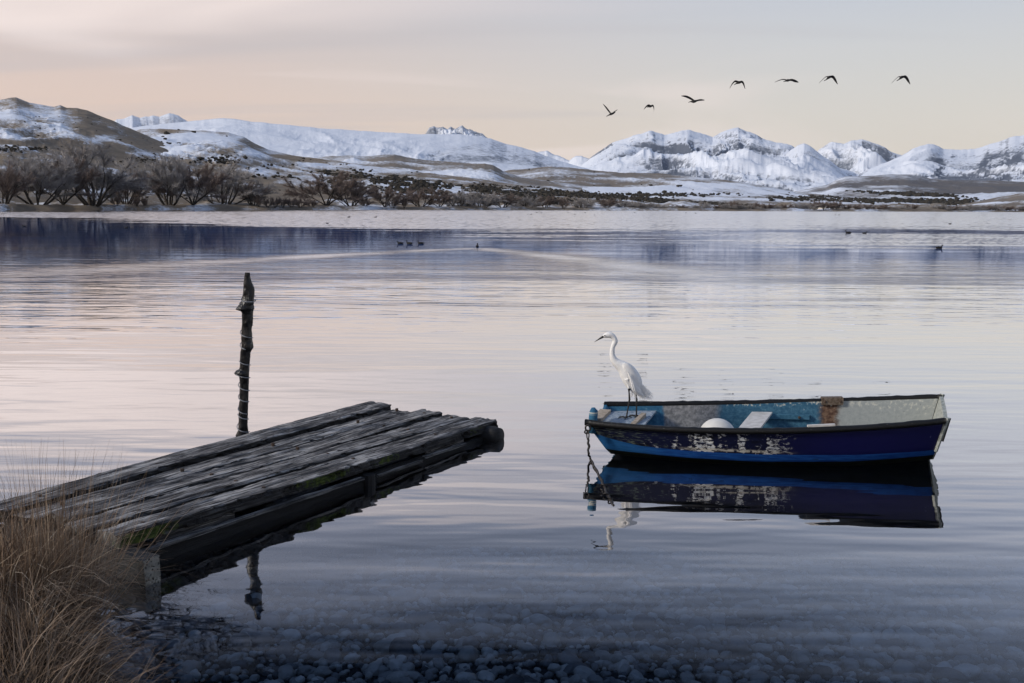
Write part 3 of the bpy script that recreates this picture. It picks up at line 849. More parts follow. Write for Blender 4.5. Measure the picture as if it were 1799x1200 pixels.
def plank(v0, v1, u0, u1, seed, thick=0.062, moss_edge=False, ragged=0.02, lift=0.0):
    nu, nc = 260, 13
    t_ = np.linspace(0, 1, nc)
    # closed cross section: top from far to near, then down the near side, bottom, up the far side
    sec = np.array([(a, 0.0, 0) for a in t_] + [(1, -.2, 1), (1, -.45, 1), (1, -.7, 1), (1, -1, 1)] + [(a, -1, 2) for a in (0.5, 0)] + [(0, -.6, 3), (0, -.3, 3)])
    u = np.linspace(u0, u1, nu)[:, None]; a, zz, side = sec[:, 0][None], sec[:, 1][None], sec[:, 2][None]
    edge = np.minimum(a, 1 - a) * 0.29
    wob = 0.010 * vn(u * 22 + seed, a * 2, seed) + 0.006 * vn(u * 70, a * 3 + zz * 4 + seed, seed + 1)
    nib = np.maximum(0, fbm(u * 45 + a * 9, zz * 2 + seed + 0 * u, 3, seed + 7) - .35) * 0.05
    aa = a + np.where((a == 0) | (a == 1), (wob + np.where(a > .5, -nib, nib) * (side != 2)) / 0.29, 0)
    rg = np.zeros((nu, 1)); rg[-1] = 1; rg[-2] = .6; rg[-3] = .2; rg[0] = -1; rg[1] = -.5
    uu = u - ragged * rg * np.abs(fbm(a * 6 + seed * 3.1, zz + 0 * a, 3, seed + 3))
    vv = v0 + (v1 - v0) * aa
    P0 = JN[0] * (1 - vv[..., None]) + JN[1] * vv[..., None]; P1 = JF[0] * (1 - vv[..., None]) + JF[1] * vv[..., None]
    P3 = P0 * (1 - uu[..., None]) + P1 * uu[..., None]
    furrow = 0.0045 * vn(u * 5, a * 16 + seed * 5, seed + 21) + 0.003 * vn(u * 11, a * 33, seed + 22)
    wear = 0.0035 * fbm(u * 26, a * 7, 3, seed + 11) + furrow - 0.007 * np.maximum(0, 1 - edge / 0.016)
    P3[..., 2] += zz * thick + np.where(zz == 0, wear, .3 * wob) + lift + 0.012 * vn(u * 2.0, seed + 0 * u, seed + 5)
    A = (u * JL + 0 * a).ravel(); B = (a * 0.29 + zz * thick * 1.3 * ((side == 1) | (side == 3)) + 0 * u).ravel()
    g = lambda c_, w_: np.exp(-((u - c_) / w_) ** 2)
    mo = np.maximum.reduce([.95 * g(.045, .075), .8 * g(.42, .10), .7 * g(.60, .05), .55 * g(.9, .05), .28 + 0 * u])
    M_ = (mo * (side == 1) * np.where(zz > -.9, 1.0, .6) * (1.0 if moss_edge else 0.0)).ravel()
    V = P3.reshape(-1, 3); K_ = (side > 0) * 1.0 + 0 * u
    ns = len(sec)
    F = [tuple(f) for f in grid_faces(nu, ns, True).tolist()]
    F += [tuple(range(ns)), tuple(range((nu - 1) * ns + ns - 1, (nu - 1) * ns - 1, -1))]
    return obj('plank', V, F, mat_plank, jetty, attrs={'along': A, 'across': B, 'moss': M_, 'flank_shade': K_, 'seed': np.full(len(V), seed * .37)})


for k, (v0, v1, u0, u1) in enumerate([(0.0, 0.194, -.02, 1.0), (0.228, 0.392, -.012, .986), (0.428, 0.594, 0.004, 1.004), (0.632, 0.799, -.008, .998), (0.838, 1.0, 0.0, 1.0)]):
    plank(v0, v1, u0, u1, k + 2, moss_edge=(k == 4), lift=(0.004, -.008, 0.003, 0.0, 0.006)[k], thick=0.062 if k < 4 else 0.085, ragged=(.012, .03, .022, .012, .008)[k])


def beam(name, p0, p1, wv, hv, mt, seed, n=60, rnd=0.008):
    """A rough sawn beam from p0 to p1 with half width vector wv and half height vector hv."""
    p0, p1, wv, hv = (np.asarray(q, float) for q in (p0, p1, wv, hv)); L = np.linalg.norm(p1 - p0)
    sec = [(-1, 1), (0, 1), (1, 1), (1, .33), (1, -.33), (1, -1), (0, -1), (-1, -1), (-1, 0)]
    V, A, B = [], [], []
    for i in range(n):
        u = i / (n - 1); p = p0 + (p1 - p0) * u
        for k, (a, h_) in enumerate(sec):
            j = rnd * float(fbm(u * L * 6 + k * 3.3, seed, 3, seed + k))
            q = p + wv * a * (1 + j * 3) + hv * h_ + np.array([0, 0, j])
            V.append(q); A.append(u * L); B.append(a * .1 + h_ * .13)
    F = [tuple(f) for f in grid_faces(n, 9, True).tolist()] + [tuple(range(9)), tuple(range(n * 9 - 1, n * 9 - 10, -1))]
    return obj(name, V, F, mt, jetty, attrs={'along': A, 'across': B, 'moss': np.zeros(len(V)), 'seed': np.full(len(V), seed * .61)})


mat_dark, m = material('black_shade_timber')  # black timber; on the stringers its colour stands in for shadow
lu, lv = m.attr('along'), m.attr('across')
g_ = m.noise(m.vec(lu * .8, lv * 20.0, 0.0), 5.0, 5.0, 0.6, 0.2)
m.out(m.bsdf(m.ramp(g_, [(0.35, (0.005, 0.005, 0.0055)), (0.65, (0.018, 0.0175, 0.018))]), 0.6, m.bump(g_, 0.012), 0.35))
mat_sawn, m = material('sawn_timber_end')
P = m.pos(); s1 = m.noise(P, 60.0, 4.0, 0.6); s2 = m.noise(P, 9.0, 4.0, 0.6)
m.out(m.bsdf(m.mixc(s1.step(0.36, 0.46), (0.02, 0.018, 0.016), m.mixc(s2.step(.35, .65), (0.20, 0.19, 0.165), (0.34, 0.33, 0.29))), 0.8, m.bump(s1, 0.01), 0.2))

Zd = np.array([0, 0, 1.0])
# stringer under the near edge, black for shadow; pale battens paint its lit top
def jz(u, v, dz, out=0.0): return jpoint(u, v) + JW * out + np.array([0, 0, dz])
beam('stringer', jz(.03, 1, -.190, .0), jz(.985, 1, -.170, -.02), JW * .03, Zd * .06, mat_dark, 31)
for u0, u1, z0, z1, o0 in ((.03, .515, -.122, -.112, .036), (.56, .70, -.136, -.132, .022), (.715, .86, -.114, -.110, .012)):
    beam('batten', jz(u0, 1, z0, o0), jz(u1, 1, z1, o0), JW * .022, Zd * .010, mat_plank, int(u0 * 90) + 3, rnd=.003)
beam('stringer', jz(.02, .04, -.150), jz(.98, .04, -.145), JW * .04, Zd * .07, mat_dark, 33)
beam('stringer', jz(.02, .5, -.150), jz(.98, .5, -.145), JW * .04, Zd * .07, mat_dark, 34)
beam('fascia_board', jz(.07, 1, -.105, -.035), jz(.22, 1, -.103, -.035), JW * .008, Zd * .030, mat_plank, 35)
beam('fascia_board', jz(.735, 1, -.108, -.035), jz(.87, 1, -.105, -.035), JW * .008, Zd * .030, mat_plank, 37)
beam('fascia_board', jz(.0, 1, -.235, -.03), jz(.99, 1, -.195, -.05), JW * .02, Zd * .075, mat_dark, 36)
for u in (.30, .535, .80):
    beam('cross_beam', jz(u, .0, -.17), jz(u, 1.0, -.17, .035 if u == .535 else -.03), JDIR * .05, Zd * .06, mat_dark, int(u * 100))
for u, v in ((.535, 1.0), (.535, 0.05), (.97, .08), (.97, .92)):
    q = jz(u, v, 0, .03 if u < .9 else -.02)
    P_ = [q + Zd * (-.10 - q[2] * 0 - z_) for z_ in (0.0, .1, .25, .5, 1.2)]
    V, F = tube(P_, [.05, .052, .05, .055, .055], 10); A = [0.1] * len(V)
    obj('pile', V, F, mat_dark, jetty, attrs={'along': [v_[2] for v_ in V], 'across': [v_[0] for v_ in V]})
# the heavy sleeper under the shore end, its sawn end sticking out past the planks
SL0, SL1 = jz(.012, .1, -.185), on(268, 1004, .075)
e = SL1 - SL0; e[2] = 0; SL1 = SL0 + e + np.array([0, 0, -.005]); sdir = e / np.linalg.norm(e); sfw = np.array([-sdir[1], sdir[0], 0])
V, F, M_ = [], [], []
sec = [(-1, 1), (.2, 1.02), (.9, .98), (1, .85), (1.02, 0), (.97, -.9), (.6, -1), (-.9, -1), (-1, -.3)]
for i in range(40):
    u = i / 39; p = SL0 + (SL1 - SL0) * u
    for k, (a, h_) in enumerate(sec):
        j = .006 * float(fbm(u * 9 + k * 2.2, 3.0, 3, 60 + k)); V.append(p + sfw * (a * .055 + j) + Zd * (h_ * .115 + j))
F = [tuple(f) for f in grid_faces(40, 9, True).tolist()]; nq = len(F); F += [tuple(range(9)), tuple(range(359, 350, -1))]
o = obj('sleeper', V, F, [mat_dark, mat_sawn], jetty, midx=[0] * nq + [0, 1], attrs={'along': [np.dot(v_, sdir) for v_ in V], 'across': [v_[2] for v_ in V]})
o['label'] = 'heavy square sleeper with pale speckled sawn end at the shore end of the jetty'
# the round log under the lake end
L1 = on(878, 768, .035); L0 = L1 - (JW * 1.55); ld = (L1 - L0); P_ = [L0 + ld * t for t in np.linspace(0, 1, 24)]
V, F = tube(P_, [.098 + .008 * float(vn(i * .7, 3.0, 9)) for i in range(23)] + [.085], 16)
o = obj('log', V, F, mat_dark, jetty, smooth=True, attrs={'along': [np.dot(v_, JW) for v_ in V], 'across': [v_[2] for v_ in V]})
o['label'] = 'round black log lying across under the lake end'
mat_iron = plain('rusty_iron', (0.035, 0.028, 0.024), (0.075, 0.045, 0.03), 30.0, 0.7, 0.4)
for u in (.06, .30, .535, .80, .965):
    for v in (.10, .31, .51, .72, .92):
        p = jpoint(u + rr.uniform(-.004, .004), v + rr.uniform(-.02, .02)) + Zd * .006
        V, F = tube([p - Zd * .02, p + Zd * .006, p + Zd * .009], [.014, .016, .009], 7); obj('bolt', V, F, mat_iron, jetty)

# ------------------------------------------------------------------ mooring post wrapped in black plastic
mat_plastic, m = material('black_plastic_wrap')
n1 = m.noise(m.scale(m.pos(), (1, 1, .45)), 26.0, 4.0, 0.6, 0.8)
m.out(m.bsdf((0.006, 0.006, 0.007), 0.32, m.bump(n1, 0.012), 0.4))
mat_cord = plain('grey_cord', (0.22, 0.23, 0.25), (0.36, 0.37, 0.39), 60.0, 0.8)
PY = 8.62
prow = [(481, 434.5, 5.5), (490, 435, 6.5), (505, 437, 9.5), (518, 437, 11.0), (526, 436, 12.2), (536, 434.5, 14.5), (543, 432, 17.5), (546, 434, 12.0), (551, 435, 10.3), (565, 434, 10.0), (580, 432.8, 10), (596, 433.3, 10.6),
        (611, 433.5, 11.3), (618, 431, 10.4), (640, 429.8, 9.8), (650, 429, 10.2), (655, 426.5, 12.6), (661, 428.3, 10.4), (675, 429, 9.3), (700, 428.3, 8.9), (725, 427.3, 8.9), (742, 426.8, 9.4), (756, 426.5, 10.3), (764, 425.5, 13.0), (775, 426.5, 11.0), (800, 426.5, 8.6), (850, 427, 8.5), (900, 427, 8.5)]
post = empty('mooring_post', at(427, 826, PY) * np.array([1, 1, 0]), 'tall crooked post wrapped in black plastic and cord behind the jetty', 'post')
ys = np.arange(484, 822, 1.6); cx_ = np.interp(ys, [r[0] for r in prow], [r[1] for r in prow]); rw = np.interp(ys, [r[0] for r in prow], [r[2] for r in prow])
V = []; ns = 22
sc_ = PY / FPX
for y, cxx, r_ in zip(ys, cx_, rw):
    p = at(cxx, y, PY)
    for k in range(ns):
        a = 2 * math.pi * k / ns
        wr = 1 + .13 * float(fbm(a / 6.28 * 5 + y * .018, y * .035, 3, 6)) + .07 * float(vn(math.cos(a) * 2 + 5, y * .12 + math.sin(a) * 2, 8))
        flare = 1.0
        if 534 < y < 546: flare = 1 + .25 * max(0, math.cos(a - 3.3))
        if 649 < y < 660: flare = 1 + .45 * max(0, math.cos(a - 3.4))
        V.append(p + np.array([math.cos(a), math.sin(a), 0]) * r_ * .88 * sc_ * wr * (.92 if 534 < y < 546 else 1) * flare)
obj('plastic_wrap', V, [tuple(f) for f in grid_faces(len(ys), ns, True).tolist()] + [tuple(range(ns)), tuple(range(len(V) - 1, len(V) - ns - 1, -1))], mat_plastic, post, smooth=True)
P_ = [at(434.6, 479, PY), at(434.6, 490, PY), at(435, 510, PY), at(431, 640, PY), at(427, 760, PY), at(427, 826, PY), at(427, 826, PY) - Zd * .8]
V, F = tube(P_, [.022, .026, .034, .036, .038, .042, .045], 10); obj('pole', V, F, mat_dark, post, attrs={'along': [v_[2] for v_ in V], 'across': [v_[0] for v_ in V]})
for y0, y1, turns in ((522, 533, 1.5), (572, 612, 1.8), (632, 690, 2.6), (694, 726, 1.5), (726, 762, 1.6)):
    P_ = []
    for i in range(int(turns * 22)):
        f = i / (turns * 22); y = y0 + (y1 - y0) * f; a = f * turns * 6.283 + y0
        cxx = np.interp(y, ys, cx_); r_ = np.interp(y, ys, rw) * sc_ * 0.98 + .003
        p = at(cxx, y, PY); P_.append(p + np.array([math.cos(a) * r_, math.sin(a) * r_, .012 * math.sin(a)]))
    obj('cord', *tube(P_, .0042, 5), mat_cord, post, smooth=True)


# ------------------------------------------------------------------ the dinghy
BN, BF, SN, SF = np.array([.647, 8.431]), np.array([.893, 9.242]), np.array([3.631, 8.02]), np.array([4.052, 9.079])
BAX = (SN + SF - BN - BF) / 2; BLEN = float(np.linalg.norm(BAX)); BAX = BAX / BLEN


def b_rails(s):
    s = np.asarray(s, float)[..., None]
    n_, f_ = BN * (1 - s) + SN * s, BF * (1 - s) + SF * s
    wv = (n_ - f_); wv = wv / np.linalg.norm(wv, axis=-1, keepdims=True)
    bl = (4 * s * (1 - s)) ** 0.85
    return n_ + wv * bl * 0.20, f_ - wv * bl * 0.13


def b_zr(s): return 0.335 - 0.045 * s + 0.17 * s * s
def b_zt(s): return np.interp(s, [0, .06, .15, .3, .5, .75, 1], [.225, .19, .155, .142, .140, .155, .192])
def b_zb(s): return np.interp(s, [0, .06, .15, .3, .5, .75, 1], [.085, .085, .085, .074, .070, .092, .145])
def b_zk(s): return np.interp(s, [0, .2, .5, .8, 1], [.02, -.07, -.11, -.08, -.02])
def b_rake(s): return 0.72 * np.maximum(0, 1 - s / .28) ** 1.4 - 0.24 * np.maximum(0, (s - .8) / .2)


def b_point(s, q, z):
    """Hull point at station s, side q (1 near rail, -1 far rail), height z."""
    n_, f_ = b_rails(s); c_ = (n_ + f_) / 2; h_ = (n_ - f_) / 2
    sh = (b_rake(np.asarray(s)) * (b_zr(np.asarray(s)) - z))
    p = c_ + h_ * np.asarray(q)[..., None] + BAX * np.asarray(sh)[..., None]
    return np.concatenate([p, np.asarray(z * np.ones_like(sh))[..., None]], -1)


def section(s):
    """(q, z, material zone) from the rail down to the keel."""
    zr, zt, zb, zk = float(b_zr(s)), float(b_zt(s)), float(b_zb(s)), float(b_zk(s)); o = []
    for k in range(9): f = k / 8; o.append((1 - .075 * f ** 1.2, zr + (zt - zr) * f, 0))
    for k in range(1, 4): f = k / 3; o.append((.925 - .045 * f, zt + (zb - zt) * f, 1))
    for k in range(1, 4): f = k / 3; o.append((.88 - .10 * f, zb - .055 * f, 2))
    for k in range(1, 7): f = k / 6; o.append((.78 * (1 - f), (zb - .055) + (zk - zb + .055) * f, 2))
    return o


boat = empty('dinghy', (2.3, 8.6, 0.0), 'old blue dinghy with peeling paint floating on the calm lake', 'boat')
mat_navy, m = material('peeling_navy_paint')
al, zz_ = m.attr('along'), m.attr('height'); P = m.pos()
vv_ = m.vec(al * 3.0, zz_ * 2.2, 0.0)
n1 = m.noise(vv_, 19.0, 5.0, 0.74, 0.6); n2 = m.noise(vv_, 2.2, 4.0, 0.6); n3 = m.noise(m.vec(al * 3.0, zz_ * 9.0, 4.0), 12.0, 4.0, 0.65)
n4 = m.noise(m.vec(al * 10.0, zz_ * 1.5, 2.0), 1.6, 2.0, 0.5)
base = m.mixc(al.step(0.45, 0.75), (0.006, 0.008, 0.030), (0.006, 0.006, 0.060))
base = m.mixc(n2.step(0.5, 0.62) * al.step(0.62, 0.45) * 0.8, base, (0.004, 0.004, 0.006))
zone = al.step(0.10, 0.30) * al.step(0.66, 0.50)
low = (zz_ - 0.14).abs().step(0.16, 0.02)
chips = (n1 + zone * 0.125 + low * zone * 0.06 - 0.14 * n4.step(0.5, 0.58)).step(0.635, 0.67) * (zone * 0.98 + 0.02)
c = m.mixc(chips, base, m.mixc(n3.step(.35, .6), (0.26, 0.30, 0.38), (0.78, 0.79, 0.76)))
scuff = (n3 + al.step(0.30, 0.05) * 0.10).step(0.60, 0.68) * al.step(0.34, 0.2)
c = m.mixc(scuff * 0.7, c, (0.13, 0.16, 0.13))
line = (zz_ - 0.165).abs().step(0.018, 0.004) * al.step(0.26, 0.34) * al.step(0.62, 0.5) * n1.step(.40, .5)
c = m.mixc(line * 0.85, c, (0.55, 0.52, 0.45))
scr = m.noise(m.vec(al * 30.0, zz_ * 4.0 + al * 2.0, 7.0), 2.0, 3.0, 0.6).step(0.70, 0.74)
c = m.mixc(scr * 0.35, c, (0.25, 0.27, 0.40))
m.out(m.bsdf(c, 0.38, m.bump(chips * -0.5 + n3 * 0.2, 0.006), 0.35))
mat_stripe, m = material('faded_blue_stripe')
al, zz_ = m.attr('along'), m.attr('height')
n1 = m.noise(m.vec(al * 6.0, zz_ * 20.0, 0.0), 3.0, 5.0, 0.6, 0.3)
c = m.mixc(n1.step(0.35, 0.65), (0.008, 0.048, 0.22), (0.018, 0.10, 0.36)); c = m.mixc(al.step(0.32, 0.05) * 0.5, c, (0.02, 0.11, 0.20))
c = m.mixc(n1.step(0.63, 0.68) * .6, c, (0.006, 0.008, 0.02))
m.out(m.bsdf(c, 0.45, None, 0.3))
mat_bottom = plain('black_bottom_paint', (0.004, 0.005, 0.004), (0.009, 0.012, 0.009), 9.0, 0.5, 0.25)
mat_rail, m = material('black_rubber_rail')
n1 = m.noise(m.pos(), 40.0, 4.0, 0.6)
m.out(m.bsdf(m.mixc(n1.step(.66, .72), (0.008, 0.008, 0.008), (0.10, 0.10, 0.09)), 0.5, m.bump(n1, 0.004), 0.35))

NS = 64
SS = np.linspace(0, 1, NS)
for side in (1,):
    V, A, Hh, idx = [], [], [], None
    for s in SS:
        sec = section(s); ring = [(q, z, k) for q, z, k in sec] + [(-q, z, k) for q, z, k in reversed(sec[:-1])]
        idx = [k for _, _, k in ring]
        for q, z, k in ring: V.append(b_point(s, q, z)); A.append(s); Hh.append(z)
    nc = len(idx)
    F = grid_faces(NS, nc).tolist(); half = len(section(0)) - 1
    zm = []
    for i in range(NS - 1):
        for k in range(nc - 1): zm.append(idx[k + 1] if k < half else idx[k])
    obj('hull', V, [tuple(f[::-1]) for f in F], [mat_navy, mat_stripe, mat_bottom], boat, smooth=True, midx=zm, attrs={'along': A, 'height': Hh})

mat_inner, m = material('mottled_inner_paint')
al, zz_ = m.attr('along'), m.attr('height')
vv_ = m.vec(al * 3.0, zz_, 0.0)
n1 = m.noise(vv_, 26.0, 5.0, 0.7); n2 = m.noise(vv_, 6.0, 4.0, 0.6); n3 = m.noise(vv_, 70.0, 3.0, 0.6)
aw = al + (n2 - 0.5) * 0.035
c = m.mixc(aw.step(0.165, 0.178), m.mixc(n1.step(.35, .7), (0.025, 0.105, 0.20), (0.06, 0.19, 0.30)), m.mixc(n1.step(.35, .65), (0.15, 0.155, 0.16), (0.33, 0.33, 0.33)))
c = m.mixc(aw.step(0.325, 0.355), c, m.mixc(n1.step(.35, .7), (0.030, 0.10, 0.17), (0.075, 0.19, 0.27)))
c = m.mixc((aw + (n1 - 0.5) * 0.03).step(0.632, 0.658), c, m.mixc(n1.step(.4, .62), (0.075, 0.040, 0.028), (0.19, 0.12, 0.08)))
c = m.mixc((aw + (n1 - 0.5) * 0.03).step(0.69, 0.715), c, m.mixc(n1.step(.3, .75), (0.29, 0.315, 0.305), (0.37, 0.39, 0.375)))
c = m.mixc((n1 + (zz_ - b_zr(.5)).step(-.09, .0) * .12).step(0.66, 0.72), c, (0.50, 0.50, 0.44))
c = m.mixc(n3.step(0.66, 0.70) * .8, c, (0.035, 0.035, 0.035))
m.out(m.bsdf(c, 0.75, m.bump(n1 * .5 + n3 * .3, 0.006), 0.2))
V, A, Hh = [], [], []
Ssn = np.linspace(0.008, 0.992, NS)
for s in Ssn:
    zr = float(b_zr(s)); zf_ = max(.045, float(b_zb(s)) - .02); sec = [(.955 - .08 * (k / 6), zr - .004 + (zf_ + .03 - zr) * (k / 6)) for k in range(7)] + [(.70, zf_), (.4, zf_), (0, zf_)]
    ring = sec + [(-q, z) for q, z in reversed(sec[:-1])]
    for q, z in ring: V.append(b_point(s, q, z)); A.append(s); Hh.append(z)
obj('inner_lining', V, [tuple(f) for f in grid_faces(NS, len(ring)).tolist()], mat_inner, boat, smooth=True, attrs={'along': A, 'height': Hh})

for q in (1, -1):      # black gunwale rails
    V = []
    ss = np.linspace(0.0, 1.0, 70)
    for s in ss:
        p = b_point(s, q, float(b_zr(s))); a_, b_ = b_rails(s); wv = np.append((a_ - b_) / np.linalg.norm(a_ - b_), 0) * q
        ji = .0035 * float(fbm(s * 60, q * 3.0, 3, 12))
        for o_, z_ in ((.022, -.026), (.026, .0), (.018, .018 + ji), (-.004, .023 + ji), (-.028, .017), (-.031, -.012), (-.026, -.026)):
            V.append(p + wv * o_ + Zd * z_)
    n7 = 7
    obj('gunwale', V, [tuple(f) for f in grid_faces(len(ss), n7, True).tolist()] + [tuple(range(n7)), tuple(range(len(V) - 1, len(V) - 8, -1))], mat_rail, boat, smooth=True)
mat_transom, m = material('weathered_transom')
n1 = m.noise(m.pos(), 35.0, 5.0, 0.65)
m.out(m.bsdf(m.mixc(n1.step(.38, .6), (0.22, 0.24, 0.21), (0.46, 0.48, 0.44)), 0.75, m.bump(n1, .006), 0.2))


def transom(s, mt, name, th, raise_):
    sec = section(s); ring = [(q, z) for q, z, _ in sec] + [(-q, z) for q, z, _ in reversed(sec[:-1])]
    up = [(-1 + .2 * k, float(b_zr(s)) + raise_ * (1 - abs(-1 + .2 * k) ** 4)) for k in range(1, 10)]
    ring = ring + up
    Va = [b_point(s, q, z) + np.append(BAX, 0) * th[0] for q, z in ring]; Vb = [b_point(s, q, z) + np.append(BAX, 0) * th[1] for q, z in ring]
    n_ = len(ring); F = [tuple(range(n_)), tuple(range(2 * n_ - 1, n_ - 1, -1))] + [(k, k + n_, (k + 1) % n_ + n_, (k + 1) % n_) for k in range(n_)]
    return obj(name, Va + Vb, F, mt, boat)


transom(1.0, mat_transom, 'stern_transom', (-.018, .014), .012)
transom(0.0, mat_inner, 'bow_transom', (-.006, .020), -.03)
# pale worn edge strips standing at the stern corners, black rubber behind the near one
for q in (1, -1):
    P_ = [b_point(1.0, q * (1.0 - .06 * f), float(b_zr(1)) + .02 - f * .30) + np.append(BAX, 0) * .004 for f in np.linspace(0, 1, 8)]
    obj('corner_strip', *tube(P_, np.linspace(.024, .014, 8), 7), mat_transom, boat)
P_ = [b_point(1.0, .97, float(b_zr(1)) + .015 - f * .20) + np.append(BAX, 0) * .024 for f in np.linspace(0, 1, 6)]
obj('rubber_strip', *tube(P_, .014, 6), mat_rail, boat)
# foredeck
mat_deck, m = material('pale_blue_deck')
n1 = m.noise(m.pos(), 30.0, 5.0, .65)
m.out(m.bsdf(m.mixc(n1.step(.4, .62), (0.16, 0.22, 0.29), (0.42, 0.47, 0.52)), .7, m.bump(n1, .004), .2))
DZ = 0.268
V = []
for s in np.linspace(.012, .150, 8):
    for q in np.linspace(.93, -.93, 9): V.append(b_point(s, q, DZ))
nv_ = len(V); V += [v_ - Zd * .018 for v_ in V]
ff = grid_faces(8, 9).tolist()
bd = [k for k in range(9)] + [9 * r_ + 8 for r_ in range(1, 8)] + [63 + k for k in range(7, -1, -1)] + [9 * r_ for r_ in range(6, 0, -1)]
F = [tuple(f[::-1]) for f in ff] + [tuple(k + nv_ for k in f) for f in ff] + [(bd[k], bd[(k + 1) % len(bd)], bd[(k + 1) % len(bd)] + nv_, bd[k] + nv_) for k in range(len(bd))]
obj('foredeck', V, F, mat_deck, boat)
mat_bare = plain('bare_splintered_wood', (0.30, 0.245, 0.185), (0.44, 0.38, 0.31), 40.0, .8, .2, .004)
a0, a1 = on(1112, 748, .262), on(1131, 729, .285)
mid_ = (a0 + a1) / 2; dv = (a1 - a0); dv /= np.linalg.norm(dv); sv = np.array([dv[1], -dv[0], 0]); sv /= np.linalg.norm(sv); up_ = np.cross(sv, dv)
o = obj('deck_edge_board', *box(mid_, dv * np.linalg.norm(a1 - a0) / 2, sv * .022, (up_ * .2 + Zd * .8) * .022), mat_bare, boat)
o['label'] = 'bare splintered edge of the small foredeck'
a0, a1 = on(1047, 738, .335), on(1064, 722, .35)
dv = a1 - a0; L_ = np.linalg.norm(dv); dv /= L_
obj('breasthook', *box((a0 + a1) / 2, dv * L_ / 2, np.array([dv[1], -dv[0], 0]) * .05, Zd * .016), mat_bare, boat)
c0 = on(1042, 741, .33); V, F = tube([c0 - Zd * .1, c0 + Zd * .03, c0 + Zd * .085 + np.array([.004, 0, 0]), c0 + Zd * .115 + np.array([.012, 0, 0]), c0 + Zd * .12 + np.array([.02, 0, 0])], [.036, .04, .039, .03, .010], 9)
obj('mooring_bitt', V, F, mat_inner, boat, smooth=True, attrs={'along': [.05] * len(V), 'height': [v_[2] for v_ in V]})
# riser with a bolt, thwart, oarlock block
mat_white = plain('worn_white_wood', (0.52, 0.50, 0.47), (0.66, 0.64, 0.61), 18.0, .7, .25, .004)
mat_riser = plain('blue_riser_paint', (0.035, 0.12, 0.19), (0.07, 0.19, 0.28), 25.0, .6, .3)


def inner_far(s, z, q=-.90): return b_point(s, q, z)


ss = np.linspace(.435, .615, 12); V = []
for s in ss:
    for q, z in ((-.93, .245), (-.86, .245), (-.86, .205), (-.92, .205)): V.append(b_point(s, q, z))
obj('riser', V, [tuple(f) for f in grid_faces(12, 4, True).tolist()] + [(0, 1, 2, 3), (47, 46, 45, 44)], mat_riser, boat)
p = b_point(.585, -.855, .226); obj('bolt', *tube([p + np.array([0, .006, 0]), p - np.array([.002, .010, 0]), p - np.array([.002, .013, 0])], [.013, .013, .006], 8), mat_iron, boat)
ss = (.442, .503); V = []
for z in (.268, .246):
    for s in ss:
        for q in np.linspace(-.90, .84, 9): V.append(b_point(s - .012 * (q + .9), q, z))
F = []
for k in range(8): F += [(k, k + 1, k + 10, k + 9), (18 + k + 1, 18 + k, 27 + k, 27 + k + 1), (k + 1, k, 18 + k, 19 + k), (9 + k, 10 + k, 28 + k, 27 + k)]
F += [(0, 9, 27, 18), (17, 8, 26, 35)]
o = obj('thwart', V, F, mat_white, boat); o['label'] = 'worn white seat board lying across the boat'
p0, p1 = b_point(.645, -1.0, float(b_zr(.66)) + .012), b_point(.708, -1.0, float(b_zr(.70)) + .012)
d_ = (p1 - p0); L_ = np.linalg.norm(d_); d_ /= L_; n_ = np.array([d_[1], -d_[0], 0])
mat_block = plain('weathered_brown_wood', (0.09, 0.065, 0.045), (0.19, 0.15, 0.115), 40.0, .8, .2, .005)
ob = obj('oarlock_block', *box((p0 + p1) / 2 + n_ * .02 - Zd * .012, d_ * L_ / 2, n_ * .042, Zd * .034), mat_block, boat)
for f in (.14, .86):
    p = p0 + d_ * L_ * f + n_ * .062 - Zd * .012; obj('bolt', *tube([p - n_ * .01, p + n_ * .006, p + n_ * .010], [.012, .012, .006], 8), mat_iron, ob)
# loose things in the boat
c0 = at(1260, 770, 8.47); V, F = sphere((c0[0], c0[1], .205), (.163, .163, .158), 28, 18)
fl = obj('float', V, F, plain('chalky_white_plastic', (0.60, 0.59, 0.55), (0.68, 0.67, 0.64), 8.0, .55, .3, .001), loc=(c0[0], c0[1], .045), smooth=True)
tag(fl, 'round white float lying in the middle of the dinghy', 'float')
p0, p1 = b_point(.632, .985, float(b_zr(.632)) + .031), b_point(.705, .985, float(b_zr(.705)) + .033)
d_ = p1 - p0; L_ = np.linalg.norm(d_); d_ /= L_
bt = obj('batten', *box((p0 + p1) / 2, d_ * L_ / 2, np.array([d_[1], -d_[0], 0]) * .016, Zd * .008), mat_white, loc=(p0 + p1) / 2)
tag(bt, 'short white wooden batten lying on the near side rail of the dinghy', 'batten')

# mooring chain hanging from the bow and drifting on the water
ch = empty('mooring_chain', on(1037, 806) * np.array([1, 1, 0]), 'dark rusty mooring chain hanging from the bow of the dinghy into the water', 'chain')
b0 = on(1033, 752, .30)
MC = plain('black_wet_chain', (0.010, 0.009, 0.009), (0.030, 0.024, 0.020), 40.0, .5, .4)
o = obj('shackle', *torus(b0 + Zd * .0, .022, .008, (0.2, 1, 0), stretch=1.2, along=(0, 0, 1)), MC, ch, smooth=True)
o = obj('ring', *torus(b0 - Zd * .060, .024, .006, (1, .35, 0), stretch=1.7, along=(0, 0, 1)), MC, ch, smooth=True)
o = obj('ring', *torus(b0 - Zd * .035 - np.array([.012, 0, 0]), .016, .007, (.1, 1, .3)), MC, ch, smooth=True)
pth = [b0 - Zd * .095, b0 - Zd * .15 + np.array([.008, -.02, 0]), b0 - Zd * .22 + np.array([.004, -.03, 0]), on(1036, 803, .02), on(1042, 815, .008), on(1052, 834, .006), on(1060, 850, .006), on(1066, 866, .006), on(1073, 878, .004), on(1078, 888, .0)]
